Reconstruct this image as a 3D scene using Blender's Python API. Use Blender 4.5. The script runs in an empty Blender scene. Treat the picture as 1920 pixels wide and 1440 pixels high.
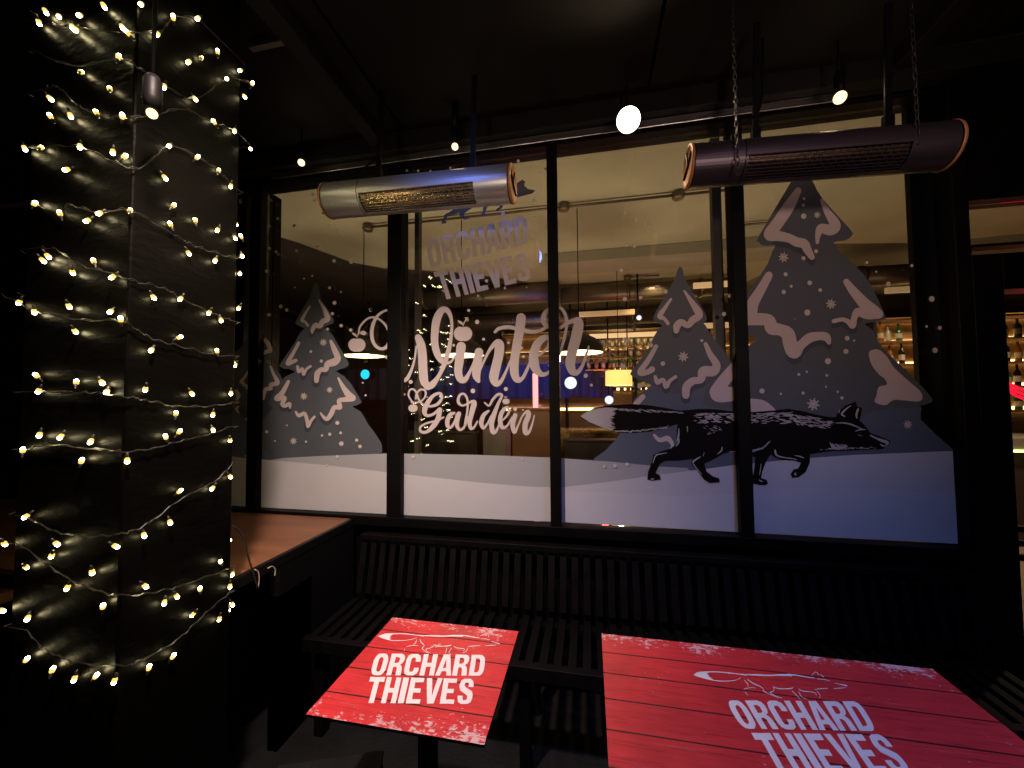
import bpy, math, random
import numpy as np
from mathutils import Vector, Matrix
from mathutils.geometry import tessellate_polygon
random.seed(7)
sc = bpy.context.scene
col = sc.collection
# ------------------------------------------------------------------ camera
YAW, PITCH, ROLL, F = -.19639561, .03917699, -.00826752, 724.45
CAMP = np.array([0., 0., 1.52])
def _basis():
    cy, sy, cp, sp = math.cos(YAW), math.sin(YAW), math.cos(PITCH), math.sin(PITCH)
    w = np.array([sy*cp, cy*cp, sp]); r = np.array([cy, -sy, 0.]); u = np.cross(r, w)
    c, s = math.cos(ROLL), math.sin(ROLL)
    return c*r+s*u, -s*r+c*u, w
CR, CU, CW = _basis()
cam = bpy.data.objects.new('camera', bpy.data.cameras.new('camera')); col.objects.link(cam)
cam.data.sensor_width = 36; cam.data.lens = F/1920*36; cam.data.clip_start = .02; cam.data.clip_end = 200
cam.matrix_world = Matrix([[CR[i], CU[i], -CW[i], CAMP[i]] for i in range(3)] + [[0, 0, 0, 1]])
sc.camera = cam
# ------------------------------------------------------------------ world (night)
wd = bpy.data.worlds.new("World"); sc.world = wd; wd.use_nodes = True
wn = wd.node_tree; bgn = wn.nodes['Background']
sky = wn.nodes.new('ShaderNodeTexSky'); sky.sky_type = 'NISHITA'; sky.sun_disc = False
sky.sun_elevation = math.radians(1); sky.sun_rotation = math.radians(200)
wn.links.new(sky.outputs[0], bgn.inputs[0]); bgn.inputs[1].default_value = .004
sc.view_settings.view_transform = 'Standard'; sc.view_settings.look = 'None'
sc.view_settings.exposure = 0; sc.view_settings.gamma = 1
sc.cycles.use_denoising = True; sc.cycles.max_bounces = 10; sc.cycles.transparent_max_bounces = 24
sc.cycles.sample_clamp_indirect = 3; sc.cycles.caustics_reflective = False; sc.cycles.caustics_refractive = False
def lamp(name, kind, loc, energy, color, size=.02, target=None, spot=None, blend=.6):
    d = bpy.data.lights.new(name, kind); d.energy = energy; d.color = color
    if kind in ('POINT', 'SPOT'): d.shadow_soft_size = size
    if kind == 'SPOT': d.spot_size = math.radians(spot); d.spot_blend = blend
    if kind == 'AREA': d.size = size
    o = bpy.data.objects.new(name, d); col.objects.link(o); o.location = loc
    if target is not None:
        o.rotation_euler = (Vector(target)-Vector(loc)).to_track_quat('-Z', 'Y').to_euler()
    return o
WARM = (1, .72, .42)
BLUE = lamp('blue_floodlight_lamp', 'SPOT', (1.15, .45, 2.72), 82, (.17, .32, .95), .05, (.70, 1.05, .75), 92, 1)
VIOL = lamp('violet_floodlight_lamp', 'SPOT', (.25, .45, 2.72), 15, (.80, .42, .85), .05, (.35, 1.0, .75), 72, 1)
WRM = lamp('warm_floodlight_lamp', 'SPOT', (-.78, .55, 2.68), 215, (1, .77, .67), .05, (-1.05, 1.45, .95), 94, 1)
lamp('heater_blue_fill', 'SPOT', (-.55, .35, 2.98), 42, (.16, .26, 1.0), .10, (-.62, 1.68, 2.63), 25, .8)  # added blue spot that tints the left heater
lamp('window_fill_light', 'SPOT', (1.0, -.9, 1.95), 80, (1, .70, .60), .14, (.75, 2.1, 2.5), 66, 1)  # added warm fill from behind the camera for the upper window
lamp('window_fill_light', 'SPOT', (-.475, -.9, 1.95), 45, (1, .76, .60), .035, (-.9, 2.1, 2.2), 62, 1)  # second added fill, for the lettering panes
lamp('heater_warm_lamp', 'SPOT', (-1.35, .75, 2.05), 5, (1, .72, .42), .10, (-1.05, 1.68, 2.48), 50, .9)
lamp('heater_violet_fill', 'SPOT', (.85, .35, 2.98), 7, (.55, .36, .55), .10, (.9, 1.68, 2.55), 50, .9)  # added violet spot to bring up the right heater
# ------------------------------------------------------------------ pixel -> point on a real plane
def ray(x, y): return (x-960)/F*CR-(y-720)/F*CU+CW
def PY(x, y, Y): d = ray(x, y); return CAMP+d*(Y-CAMP[1])/d[1]
def PZ(x, y, z): d = ray(x, y); return CAMP+d*(z-CAMP[2])/d[2]
def PX(x, y, X): d = ray(x, y); return CAMP+d*(X-CAMP[0])/d[0]
# ------------------------------------------------------------------ object helpers
def tag(o, label=None, cat=None, group=None, kind=None):
    if label: o['label'] = label
    if cat: o['category'] = cat
    if group: o['group'] = group
    if kind: o['kind'] = kind
    return o
def empty(name, loc=(0, 0, 0), rz=0):
    o = bpy.data.objects.new(name, None); col.objects.link(o); o.location = loc; o.rotation_euler = (0, 0, rz)
    o.empty_display_size = .05
    return o
class MB:
    def __init__(s): s.v = []; s.f = []; s.m = []; s.mi = 0
    def face(s, pts):
        n = len(s.v); s.v += [tuple(map(float, p)) for p in pts]; s.f.append(tuple(range(n, n+len(pts)))); s.m.append(s.mi)
    def box(s, a, b, bev=0):
        x0, y0, z0 = a; x1, y1, z1 = b; n = len(s.v)
        if x0 > x1: x0, x1 = x1, x0
        if y0 > y1: y0, y1 = y1, y0
        if z0 > z1: z0, z1 = z1, z0
        s.v += [(x0, y0, z0), (x1, y0, z0), (x1, y1, z0), (x0, y1, z0), (x0, y0, z1), (x1, y0, z1), (x1, y1, z1), (x0, y1, z1)]
        for q in ((0, 3, 2, 1), (4, 5, 6, 7), (0, 1, 5, 4), (1, 2, 6, 5), (2, 3, 7, 6), (3, 0, 4, 7)):
            s.f.append(tuple(n+k for k in q)); s.m.append(s.mi)
        return s
    def tube(s, pts, r, n=8, caps=True):
        pts = [Vector(tuple(map(float, p))) for p in pts]; rings = []
        rr = r if isinstance(r, (list, tuple)) else [r]*len(pts)
        up = Vector((0, 0, 1)); prev = None
        for i, p in enumerate(pts):
            t = (pts[min(i+1, len(pts)-1)]-pts[max(i-1, 0)])
            t = t.normalized() if t.length > 1e-9 else Vector((0, 0, 1))
            if prev is None:
                a = t.cross(up)
                if a.length < .1: a = t.cross(Vector((1, 0, 0)))
            else:
                a = prev-t*prev.dot(t)
            a.normalize(); b = t.cross(a); prev = a
            k = len(s.v)
            for j in range(n):
                an = 2*math.pi*j/n; s.v.append(tuple(p+(a*math.cos(an)+b*math.sin(an))*rr[i]))
            rings.append(k)
        for i in range(len(rings)-1):
            for j in range(n):
                s.f.append((rings[i]+j, rings[i+1]+j, rings[i+1]+(j+1) % n, rings[i]+(j+1) % n)); s.m.append(s.mi)
        if caps:
            s.f.append(tuple(rings[0]+j for j in range(n))); s.m.append(s.mi)
            s.f.append(tuple(rings[-1]+j for j in reversed(range(n)))); s.m.append(s.mi)
        return s
    def lathe(s, prof, c=(0, 0, 0), n=20, axis='z'):
        c = Vector(tuple(c)); rings = []
        for r, h in prof:
            k = len(s.v)
            for j in range(n):
                a = 2*math.pi*j/n
                if axis == 'z': p = (r*math.cos(a), r*math.sin(a), h)
                else: p = (h, r*math.cos(a), r*math.sin(a))
                s.v.append(tuple(c+Vector(p)))
            rings.append(k)
        for i in range(len(rings)-1):
            for j in range(n):
                s.f.append((rings[i]+j, rings[i]+(j+1) % n, rings[i+1]+(j+1) % n, rings[i+1]+j)); s.m.append(s.mi)
        return s
    def disc(s, c, r, n=14, y=True):
        s.face([(c[0]+r*math.cos(2*math.pi*k/n), c[1], c[2]+r*math.sin(2*math.pi*k/n)) for k in range(n)])
    def build(s, name, mats, parent=None, smooth=False, bevel=0):
        me = bpy.data.meshes.new(name); me.from_pydata(s.v, [], s.f)
        if not isinstance(mats, (list, tuple)): mats = [mats]
        for m in mats: me.materials.append(m)
        for p, mi in zip(me.polygons, s.m): p.material_index = mi; p.use_smooth = smooth
        me.update()
        o = bpy.data.objects.new(name, me); col.objects.link(o); o.parent = parent
        if bevel:
            b = o.modifiers.new('bevel', 'BEVEL'); b.width = bevel; b.segments = 2; b.limit_method = 'ANGLE'
        return o
def copy_tree(o, parent=None):
    c = o.copy(); col.objects.link(c); c.parent = parent
    for ch in list(o.children): copy_tree(ch, c)
    return c
# ------------------------------------------------------------------ materials
def lin(r, g, b): return tuple(((c/255)/12.92 if c/255 <= .04045 else ((c/255+.055)/1.055)**2.4) for c in (r, g, b))
def mat(name, color, rough=.5, metal=0, var=.25, scale=8, bump=0, bscale=60, stretch=(1, 1, 1), emit=None, estr=0, spec=.5, rvar=.15):
    m = bpy.data.materials.new(name); m.use_nodes = True; t = m.node_tree; n = t.nodes; L = t.links
    p = n['Principled BSDF']; p.inputs['Roughness'].default_value = rough; p.inputs['Metallic'].default_value = metal
    p.inputs['Specular IOR Level'].default_value = spec
    tc = n.new('ShaderNodeTexCoord'); mp = n.new('ShaderNodeMapping'); mp.inputs['Scale'].default_value = stretch
    L.new(tc.outputs['Object'], mp.inputs[0])
    nz = n.new('ShaderNodeTexNoise'); nz.inputs['Scale'].default_value = scale; nz.inputs['Detail'].default_value = 5
    L.new(mp.outputs[0], nz.inputs['Vector'])
    mx = n.new('ShaderNodeMix'); mx.data_type = 'RGBA'
    mx.inputs[6].default_value = (*[c*(1-var) for c in color], 1); mx.inputs[7].default_value = (*[min(1, c*(1+var)) for c in color], 1)
    L.new(nz.outputs['Fac'], mx.inputs[0]); L.new(mx.outputs[2], p.inputs['Base Color'])
    mr = n.new('ShaderNodeMapRange'); mr.inputs[3].default_value = max(.02, rough-rvar); mr.inputs[4].default_value = min(1, rough+rvar)
    L.new(nz.outputs['Fac'], mr.inputs[0]); L.new(mr.outputs[0], p.inputs['Roughness'])
    if bump:
        n2 = n.new('ShaderNodeTexNoise'); n2.inputs['Scale'].default_value = bscale; n2.inputs['Detail'].default_value = 4
        L.new(mp.outputs[0], n2.inputs['Vector']); b = n.new('ShaderNodeBump'); b.inputs['Strength'].default_value = bump; b.inputs['Distance'].default_value = .01
        L.new(n2.outputs['Fac'], b.inputs['Height']); L.new(b.outputs[0], p.inputs['Normal'])
    if emit: p.inputs['Emission Color'].default_value = (*emit, 1); p.inputs['Emission Strength'].default_value = estr
    return m
def emis(name, color, s):
    m = bpy.data.materials.new(name); m.use_nodes = True; t = m.node_tree
    for q in list(t.nodes): t.nodes.remove(q)
    e = t.nodes.new('ShaderNodeEmission'); e.inputs[0].default_value = (*color, 1); e.inputs[1].default_value = s
    o = t.nodes.new('ShaderNodeOutputMaterial'); t.links.new(e.outputs[0], o.inputs[0]); return m
def glassmat(name, tint=(.95, .96, .97), f0=.05, rough=0.):
    m = bpy.data.materials.new(name); m.use_nodes = True; t = m.node_tree; n = t.nodes; L = t.links
    for q in list(n): n.remove(q)
    tr = n.new('ShaderNodeBsdfTransparent'); tr.inputs[0].default_value = (*tint, 1)
    gl = n.new('ShaderNodeBsdfGlossy'); gl.inputs['Roughness'].default_value = rough
    lw = n.new('ShaderNodeLayerWeight'); lw.inputs[0].default_value = .5
    pw = n.new('ShaderNodeMath'); pw.operation = 'POWER'; pw.inputs[1].default_value = 4
    ma = n.new('ShaderNodeMath'); ma.operation = 'MULTIPLY_ADD'; ma.inputs[1].default_value = 1-f0; ma.inputs[2].default_value = f0
    tc = n.new('ShaderNodeTexCoord'); nz = n.new('ShaderNodeTexNoise'); nz.inputs['Scale'].default_value = 2.2; nz.inputs['Detail'].default_value = 1
    bp = n.new('ShaderNodeBump'); bp.inputs['Strength'].default_value = .012; bp.inputs['Distance'].default_value = .1
    L.new(tc.outputs['Object'], nz.inputs['Vector']); L.new(nz.outputs['Fac'], bp.inputs['Height']); L.new(bp.outputs[0], gl.inputs['Normal'])
    mx = n.new('ShaderNodeMixShader'); o = n.new('ShaderNodeOutputMaterial')
    L.new(lw.outputs['Facing'], pw.inputs[0]); L.new(pw.outputs[0], ma.inputs[0]); L.new(ma.outputs[0], mx.inputs[0])
    L.new(tr.outputs[0], mx.inputs[1]); L.new(gl.outputs[0], mx.inputs[2]); L.new(mx.outputs[0], o.inputs[0])
    return m
M = {}
M['black'] = mat('black_painted_steel', (.0032, .0028, .0028), .5, var=.3, bump=.05, spec=.10)
M['blackwood'] = mat('black_stained_wood', (.004, .0035, .0035), .5, var=.5, spec=.3, scale=20, stretch=(1, .08, .08), bump=.2)
M['slatwood'] = mat('dark_painted_slats', (.0024, .0015, .0015), .55, var=.5, spec=.18, scale=14, stretch=(1, .1, 1), bump=.15)
M['column'] = mat('rippled_black_film', (.0022, .0019, .0013), .42, var=.4, scale=5, spec=.08, bump=.25, bscale=22, stretch=(1, 1, 2.4), rvar=.06)
M['counter'] = mat('worn_brown_wood', (.21, .085, .04), .45, var=.55, scale=5, stretch=(.6, 3, 1), bump=.25, bscale=30)
M['ceil'] = mat('dark_roof_panel', (.0055, .0046, .0034), .72, spec=.18, var=.45, scale=2.2, bump=.2, bscale=9)
M['beam'] = mat('dark_beam', (.006, .005, .004), .6, var=.3, spec=.2)
M['alu'] = mat('brushed_aluminium', (.50, .49, .47), .30, 1, var=.12, scale=40, stretch=(.05, 1, 1))
M['heater'] = mat('satin_silver_shell', (.62, .62, .63), .36, .8, var=.08, scale=30, stretch=(.03, 1, 1), rvar=.05)
M['reflector'] = mat('gold_reflector', (.72, .52, .28), .22, 1, var=.2, scale=20)
M['grille'] = mat('steel_grille_wire', (.42, .38, .36), .35, .9, var=.2)
M['ember'] = mat('heater_end_plastic', (.42, .19, .07), .5, var=.3, scale=20)
M['floor'] = mat('dark_paving', (.004, .004, .004), .6, var=.4, scale=6, bump=.2)
M['vinyl'] = mat('frosted_white_vinyl', (.47, .43, .44), .55, var=.03, scale=3, rvar=.03)
M['letter'] = mat('cream_vinyl_lettering', (.57, .49, .48), .55, var=.04, scale=5, rvar=.03)
M['trim'] = mat('pale_snow_vinyl', (.60, .49, .47), .55, var=.04, scale=5, rvar=.03)
M['dots'] = mat('snow_dot_vinyl', (.62, .55, .50), .55, var=.05, scale=5, rvar=.03)
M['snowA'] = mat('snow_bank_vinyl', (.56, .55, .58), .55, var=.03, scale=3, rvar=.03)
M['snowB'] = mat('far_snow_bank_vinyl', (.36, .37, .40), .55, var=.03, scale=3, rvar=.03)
M['fir'] = mat('slate_fir_vinyl', (.080, .090, .106), .6, var=.08, scale=4, rvar=.03)
M['fir_light'] = mat('grey_fir_vinyl', (.092, .115, .160), .6, var=.08, scale=4, rvar=.03)
M['fir_dark'] = mat('navy_shade_vinyl', (.045, .052, .072), .6, var=.08, scale=4, rvar=.03)
M['fox'] = mat('black_fox_vinyl', (.006, .0045, .0045), .6, var=.5, scale=6, spec=.08)
M['foxlight'] = mat('pale_fox_fur_vinyl', (.45, .42, .44), .5, var=.1)
M['foxgrey'] = mat('grey_fox_vinyl', (.085, .072, .055), .5, var=.15)
M['greylogo'] = M['letter']
M['tiletext'] = mat('worn_white_print', (.80, .76, .74), .45, var=.10, scale=40, rvar=.08)
M['chain'] = mat('chain_steel', (.12, .11, .10), .35, .9, var=.2)
M['wire'] = mat('clear_pvc_wire', (.030, .027, .020), .35, var=.3, scale=30)
M['glass'] = glassmat('window_glass', f0=.085)
M['bulb'] = emis('fairy_bulb_glow', (1, .84, .45), 45)
M['socket'] = mat('black_bulb_socket', (.02, .02, .02), .4)
M['beige'] = mat('cream_plaster_ceiling', (.43, .39, .26), .8, var=.30, scale=1.6, bump=.1, bscale=5)
M['band'] = mat('grey_beige_band', (.30, .26, .19), .7, var=.2, scale=2)
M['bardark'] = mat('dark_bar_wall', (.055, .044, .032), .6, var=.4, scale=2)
M['barblue'] = mat('blue_velvet_curtain', (.03, .045, .16), .8, var=.4, scale=3, stretch=(6, 1, .3))
M['duct'] = mat('brown_metal_duct', (.16, .12, .08), .38, .6, var=.3, scale=5)
M['concrete'] = mat('grey_concrete_pillar', (.30, .27, .22), .8, var=.2, scale=5)
M['barwood'] = mat('warm_bar_wood', (.22, .11, .05), .45, var=.4, scale=8, stretch=(.2, 1, 1))
M['barfloor'] = mat('pale_oak_floor', (.42, .31, .22), .45, var=.35, scale=3, stretch=(.3, 2, 1))
M['strip'] = emis('amber_shelf_strip', (1, .62, .22), 7)
M['limestrip'] = emis('lime_bar_edge_strip', (.85, .95, .25), 3.2)
M['red'] = emis('red_neon_tube', (1, .008, .03), 1.6)
M['pink'] = emis('pink_neon_tube', (1, .30, .28), 2.6)
M['cyan'] = emis('cyan_stage_lamp', (.02, .62, .85), 1.6)
M['white'] = emis('white_stage_lamp', (.85, .9, 1), 1.5)
M['shade'] = mat('yellow_drum_shade', (.8, .55, .2), .7, emit=(1, .62, .16), estr=1.5)
M['pend_out'] = mat('dark_pendant_shade', (.02, .018, .015), .5)
M['pend_in'] = mat('pale_shade_lining', (.75, .65, .5), .6, emit=(1, .72, .38), estr=1.2)
M['lampglass'] = emis('warm_lamp_glow', (1, .66, .32), 2.6)
M['lampbig'] = emis('bright_lamp_glow', (1, .82, .55), 14)
M['brass'] = mat('brass_strip', (.55, .36, .14), .25, 1, var=.2)
M['green'] = mat('green_plastic_tub', (.05, .14, .04), .4, var=.3)
M['yellow'] = mat('yellow_tub_rim', (.42, .30, .04), .4, var=.3)
M['whitecable'] = mat('white_cable', (.65, .5, .35), .4)
M['cord'] = mat('dark_brown_cord', (.03, .02, .015), .5)
# ------------------------------------------------------------------ structure
WY = 2.10                       # outer face of the glazed wall
b = MB(); b.box((-5, -3, -.1), (2.6, 2.16, 0)); tag(b.build('floor', M['floor']), kind='structure')
b = MB()
for i in range(6):              # roof panels with narrow joints
    x0 = -5+i*1.33; b.box((x0, -3, 3.06), (x0+1.315, 1.98, 3.12))
b.box((-5, -3, 3.125), (4.6, 2.2, 3.16)); b.box((2.985, -3, 3.06), (4.6, 1.98, 3.12))
tag(b.build('ceiling', M['ceil']), kind='structure')
b = MB(); b.box((-5.1, -3, 0), (-5, 2.1, 3.1)); tag(b.build('wall_left', M['bardark']), kind='structure')
b = MB(); b.box((4.6, -3, 0), (4.7, 2.1, 3.1)); tag(b.build('wall_right', M['bardark']), kind='structure')
b = MB(); b.box((-5, 2.16, 0), (-2.25, 2.26, 3.05)); b.box((-5, 2.12, -.0), (1.62, 2.16, .80)); b.box((-2.25, 2.17, 2.955), (1.6, 2.26, 3.05))
tag(b.build('wall_back', M['black']), kind='structure')
# ------------------------------------------------------------------ roof beams
def beam(label, a, c, mt='beam', group='roof beams'):
    b = MB(); b.box(a, c); o = b.build('roof_beam', M[mt], bevel=.004); return tag(o, label, 'beam', group)
beam('dark horizontal roof beam running above the glazed window wall', (-2.3, 1.985, 2.95), (4.5, 2.085, 3.057))
beam('dark roof joist running back from window above the silver heater', (-1.21, -1.5, 2.985), (-1.13, 1.98, 3.057))
beam('dark roof joist running back from window near the right heater', (1.36, -1.5, 2.985), (1.44, 1.98, 3.057))
p0 = PZ(470, 90, 3.03); p1 = PZ(535, 68, 3.03)
b = MB(); b.box((p0[0], p0[1]-.012, 3.02), (p1[0], p0[1]+.012, 3.055)); tag(b.build('ceiling_batten', M['alu'], bevel=.002), 'short pale metal strip on the dark ceiling beside lit column', 'strip')
# ------------------------------------------------------------------ window wall
win = empty('window_wall', (0, WY, .8))
tag(win, 'black framed glazed window wall with snowy fir, fox and winter lettering decals', 'window')
win_off = Vector((0, WY, .8))
def wbuild(b, name, mt, parent=None, **k):
    b.v = [tuple(Vector(v)-win_off) for v in b.v]
    return b.build(name, mt, parent or win, **k)
mull = [(-2.105, -2.030), (-1.150, -1.062), (-.208, -.152), (.705, .765)]
for a, c in mull:
    b = MB(); b.box((a, 2.055, .845), (c, 2.098, 2.90)); b.box((a+.008, 2.101, .85), (c-.008, 2.165, 2.895)); wbuild(b, 'mullion', M['black'], bevel=.003)
b = MB(); b.box((1.602, 2.04, 0), (1.662, 2.20, 3.05)); b.box((1.663, 2.045, 0), (1.775, 2.19, 2.139)); wbuild(b, 'jamb', M['black'], bevel=.004)
b = MB(); b.box((1.512, 2.135, .85), (1.602, 2.165, 2.9)); wbuild(b, 'inner_frame', M['black'])
b = MB(); b.box((-2.13, 2.18, .85), (-2.045, 2.24, 2.9)); wbuild(b, 'inner_frame', M['black'])
b = MB(); b.box((-1.035, 2.175, .85), (-1.008, 2.22, 2.9)); wbuild(b, 'inner_frame', mat('brown_inner_frame', (.06, .05, .035), .5))
b = MB(); b.box((.655, 2.175, .85), (.70, 2.22, 2.9)); wbuild(b, 'inner_frame', bpy.data.materials['brown_inner_frame'])
b = MB(); b.box((-2.25, 2.045, .80), (1.602, 2.165, .853)); wbuild(b, 'sill_rail', M['black'], bevel=.004)
b = MB(); b.box((-2.25, 2.06, 2.902), (1.602, 2.165, 2.925)); wbuild(b, 'head_rail', M['black'])
b = MB(); b.box((-1.93, 2.03, 2.925), (1.2, 2.06, 2.948)); b.box((-1.93, 2.024, 2.905), (1.2, 2.030, 2.931)); wbuild(b, 'track', M['alu'], bevel=.002)
edges = [-2.25]+[x for m in mull for x in m]+[1.602]
for i in range(0, 10, 2):
    b = MB(); b.box((edges[i]+.001, 2.106, .856), (edges[i+1]-.001, 2.126, 2.899)); wbuild(b, 'pane', M['glass'])
# --- decal tools: pixel outlines laid on the outer face of the glass
def smooth(pts, n=6, closed=True):
    P = [np.array(p, float) for p in pts]; out = []; N = len(P)
    rng = range(N) if closed else range(N-1)
    for i in rng:
        if closed: a, b_, c, d = P[(i-1) % N], P[i], P[(i+1) % N], P[(i+2) % N]
        else: a, b_, c, d = P[max(i-1, 0)], P[i], P[min(i+1, N-1)], P[min(i+2, N-1)]
        for k in range(n):
            t = k/n
            out.append(.5*((2*b_)+(c-a)*t+(2*a-5*b_+4*c-d)*t*t+(3*b_-a-3*c+d)*t**3))
    if not closed: out.append(P[-1])
    return out
def T(pts, s, ox, oy): return [(p[0]/s+ox, p[1]/s+oy)+tuple(v/s for v in p[2:]) for p in pts]
def poly(b, pts, Y, holes=(), f=None):
    f = f or (lambda x, y: PY(x, y, Y))
    rings = [[Vector((p[0], p[1], 0)) for p in pts]]+[[Vector((p[0], p[1], 0)) for p in h] for h in holes]
    tri = tessellate_polygon(rings); allp = [p for r_ in rings for p in r_]; n = len(b.v)
    b.v += [tuple(map(float, f(p.x, p.y))) for p in allp]
    for t in tri: b.f.append(tuple(n+k for k in t)); b.m.append(b.mi)
_st = [0]
def stroke(b, pts, Y, n=7, f=None, step=None, cap=12):
    s = smooth(pts, n, False)
    for i, p in enumerate(s):
        _st[0] = (_st[0]+1) % 61
        d = _st[0]*1.5e-5
        g = (lambda x, y: PY(x, y, Y-d)) if f is None else (lambda x, y: f(x, y, d))
        r = max(.3, p[2])
        b.face([g(p[0]+r*math.cos(2*math.pi*k/cap), p[1]-r*math.sin(2*math.pi*k/cap)) for k in range(cap)])
        if i:
            q = s[i-1]; dx, dy = p[0]-q[0], p[1]-q[1]; L = math.hypot(dx, dy)
            if L > 1e-6:
                nx, ny = -dy/L, dx/L; rq = max(.3, q[2]); d2 = d+.8e-5
                g2 = (lambda x, y: PY(x, y, Y-d2)) if f is None else (lambda x, y: f(x, y, d2))
                b.face([g2(q[0]+nx*rq, q[1]+ny*rq), g2(p[0]+nx*r, p[1]+ny*r), g2(p[0]-nx*r, p[1]-ny*r), g2(q[0]-nx*rq, q[1]-ny*rq)])
# layer depths (toward the street)
Y1, Y2, Y3, Y4, Y5, Y6, Y7 = 2.1050, 2.1045, 2.1040, 2.1035, 2.1005, 2.0985, 2.0960
# --- snow banks
far = [(430, 854), (487, 866), (528, 859), (600, 855), (730, 850), (900, 853), (1035, 858), (1150, 866), (1240, 875), (1300, 878), (1385, 872), (1400, 905), (1385, 998), (1035, 978), (733, 965), (430, 949)]
near = [(430, 856), (487, 861), (600, 871), (730, 886), (900, 905), (1000, 913), (1060, 913), (1130, 905), (1215, 893), (1300, 882), (1385, 871), (1500, 860), (1600, 853), (1700, 849), (1790, 845.5), (1797, 1020), (1385, 998), (1035, 978), (733, 965), (430, 949)]
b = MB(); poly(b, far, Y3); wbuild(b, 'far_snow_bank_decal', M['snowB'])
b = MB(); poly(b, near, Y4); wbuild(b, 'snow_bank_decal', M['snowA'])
b = MB(); poly(b, [(1052, 920), (1150, 924), (1260, 930), (1385, 926), (1500, 915), (1650, 918), (1792, 925), (1796.6, 1019.5), (1385, 997.5), (1052, 978.5)], Y5+.002); wbuild(b, 'front_snow_bank_decal', mat('front_snow_vinyl', (.59, .58, .62), .55, var=.03))
# --- firs
def fir(label, layers, shades, trims, Yb):
    b = MB(); parts = []
    for k, (pts, mi) in enumerate(layers):
        b.mi = mi; poly(b, smooth(pts, 3), Yb-k*.0002)
    b.mi = 2
    for k, s in enumerate(shades): stroke(b, s, Yb-.0007, n=4)
    o = wbuild(b, 'fir_tree_decal', [M['fir'], M['fir_light'], M['fir_dark']]); o['label'] = label
    b = MB()
    for t in trims:
        if len(t[0]) == 2: poly(b, smooth(t, 4), Yb-.0022)
        else: stroke(b, t, Yb-.0022, n=5)
    wbuild(b, 'snow_trim', M['trim'], o)
    o.children[0].matrix_parent_inverse = Matrix(); return o
def shadow_of(ts, dy, gr, s):
    return [[(p[0]*1.0, p[1]+dy, p[2]*gr) for p in t] for t in ts]
c5 = lambda pts: T(pts, 4.8, 500, 520)
t1 = [c5(p) for p in (
 [(388, 262, 8), (345, 330, 12), (318, 385, 16), (345, 400, 12), (370, 432, 12)],
 [(470, 205, 7), (510, 270, 14), (540, 340, 22), (548, 375, 24), (500, 400, 24), (480, 440, 20), (440, 430, 22), (412, 470, 18), (410, 495, 12)],
 [(288, 592, 14), (240, 680, 16), (190, 770, 20), (220, 765, 18), (262, 748, 16)],
 [(278, 805, 14), (290, 850, 14), (320, 820, 12), (332, 872, 14), (355, 830, 12), (395, 800, 11)],
 [(578, 575, 14), (610, 650, 24), (640, 730, 28), (600, 765, 34), (550, 780, 28), (530, 830, 22), (490, 830, 20), (455, 870, 26), (448, 930, 22)],
 [(195, 938, 15), (140, 1040, 22), (90, 1090, 24), (160, 1085, 20), (140, 1140, 18), (165, 1158, 16), (205, 1140, 17), (210, 1175, 9)],
 [(262, 1210, 9), (290, 1245, 16), (340, 1225, 16), (365, 1290, 16), (372, 1340, 16), (400, 1290, 13), (430, 1255, 11)],
 [(645, 908, 9), (690, 990, 20), (740, 1060, 30), (775, 1090, 26), (700, 1100, 22), (650, 1110, 18), (660, 1170, 20), (610, 1170, 20), (580, 1230, 22), (545, 1275, 18), (510, 1255, 14), (485, 1220, 7)])]
sh1 = [[(p[0]-1, p[1]+6, p[2]*1.5) for p in t[-4:]] for t in (t1[1], t1[3], t1[4], t1[5], t1[6], t1[7])]
sh1 = [s for s in sh1 if len(s) > 1]
L1 = [([(470, 800), (509, 760), (540, 740), (660, 762), (690, 795), (712, 826), (716, 840), (707, 851), (620, 856), (516, 862), (500, 846), (484, 826)], 0),
 ([(535, 706), (505, 752), (503, 758), (520, 766), (585, 790), (655, 764), (668, 760), (677, 755), (675, 748), (646, 706), (600, 690)], 0),
 ([(552, 643), (527, 680), (525, 687), (535, 692), (546, 693), (590, 712), (636, 693), (646, 690), (653, 685), (652, 677), (633, 645), (618, 622), (590, 610), (566, 620)], 0),
 ([(590, 532), (580, 557), (556, 600), (555, 607), (561, 611), (590, 622), (614, 610), (624, 606), (625, 599), (617, 584), (602, 560), (596, 532)], 0)]
c4 = lambda pts: T(pts, 5.54, 430, 640)
t0 = [c4(p) for p in (
 [(335, -20, 20), (385, 0, 22), (425, 90, 22), (390, 105, 20), (345, 130, 18)],
 [(237, 55, 8), (225, 90, 14), (238, 110, 10)],
 [(200, 305, 10), (160, 370, 14), (120, 420, 16), (150, 430, 12), (145, 455, 10), (180, 460, 12), (180, 490, 10), (220, 465, 12), (300, 470, 10)],
 [(428, 262, 12), (460, 340, 16), (500, 430, 24), (430, 450, 20), (430, 490, 18), (375, 500, 20), (350, 590, 20)],
 [(70, 510, 16), (95, 560, 22), (80, 600, 16)], [(92, 680, 10), (72, 705, 12), (98, 740, 8)], [(175, 805, 12), (205, 825, 14), (218, 870, 9)])]
L0 = [([(425, 735), (470, 700), (540, 735), (545, 800), (562, 830), (582, 864), (540, 864), (420, 857)], 1),
 ([(455, 650), (430, 690), (425, 765), (470, 775), (500, 770), (530, 750), (538, 738), (534, 722), (515, 690)], 0),
 ([(482, 592), (470, 625), (450, 655), (448, 670), (480, 680), (512, 672), (517, 664), (505, 645), (492, 612)], 0)]
sh0 = [T([(300, 730, 60), (220, 770, 60), (140, 720, 40)], 5.54, 430, 640), T([(440, 560, 46), (400, 640, 70), (330, 740, 66)], 5.54, 430, 640)]
fir('pale grey fir at the far left, cut by the column', L0, sh0, t0, Y1)
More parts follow.
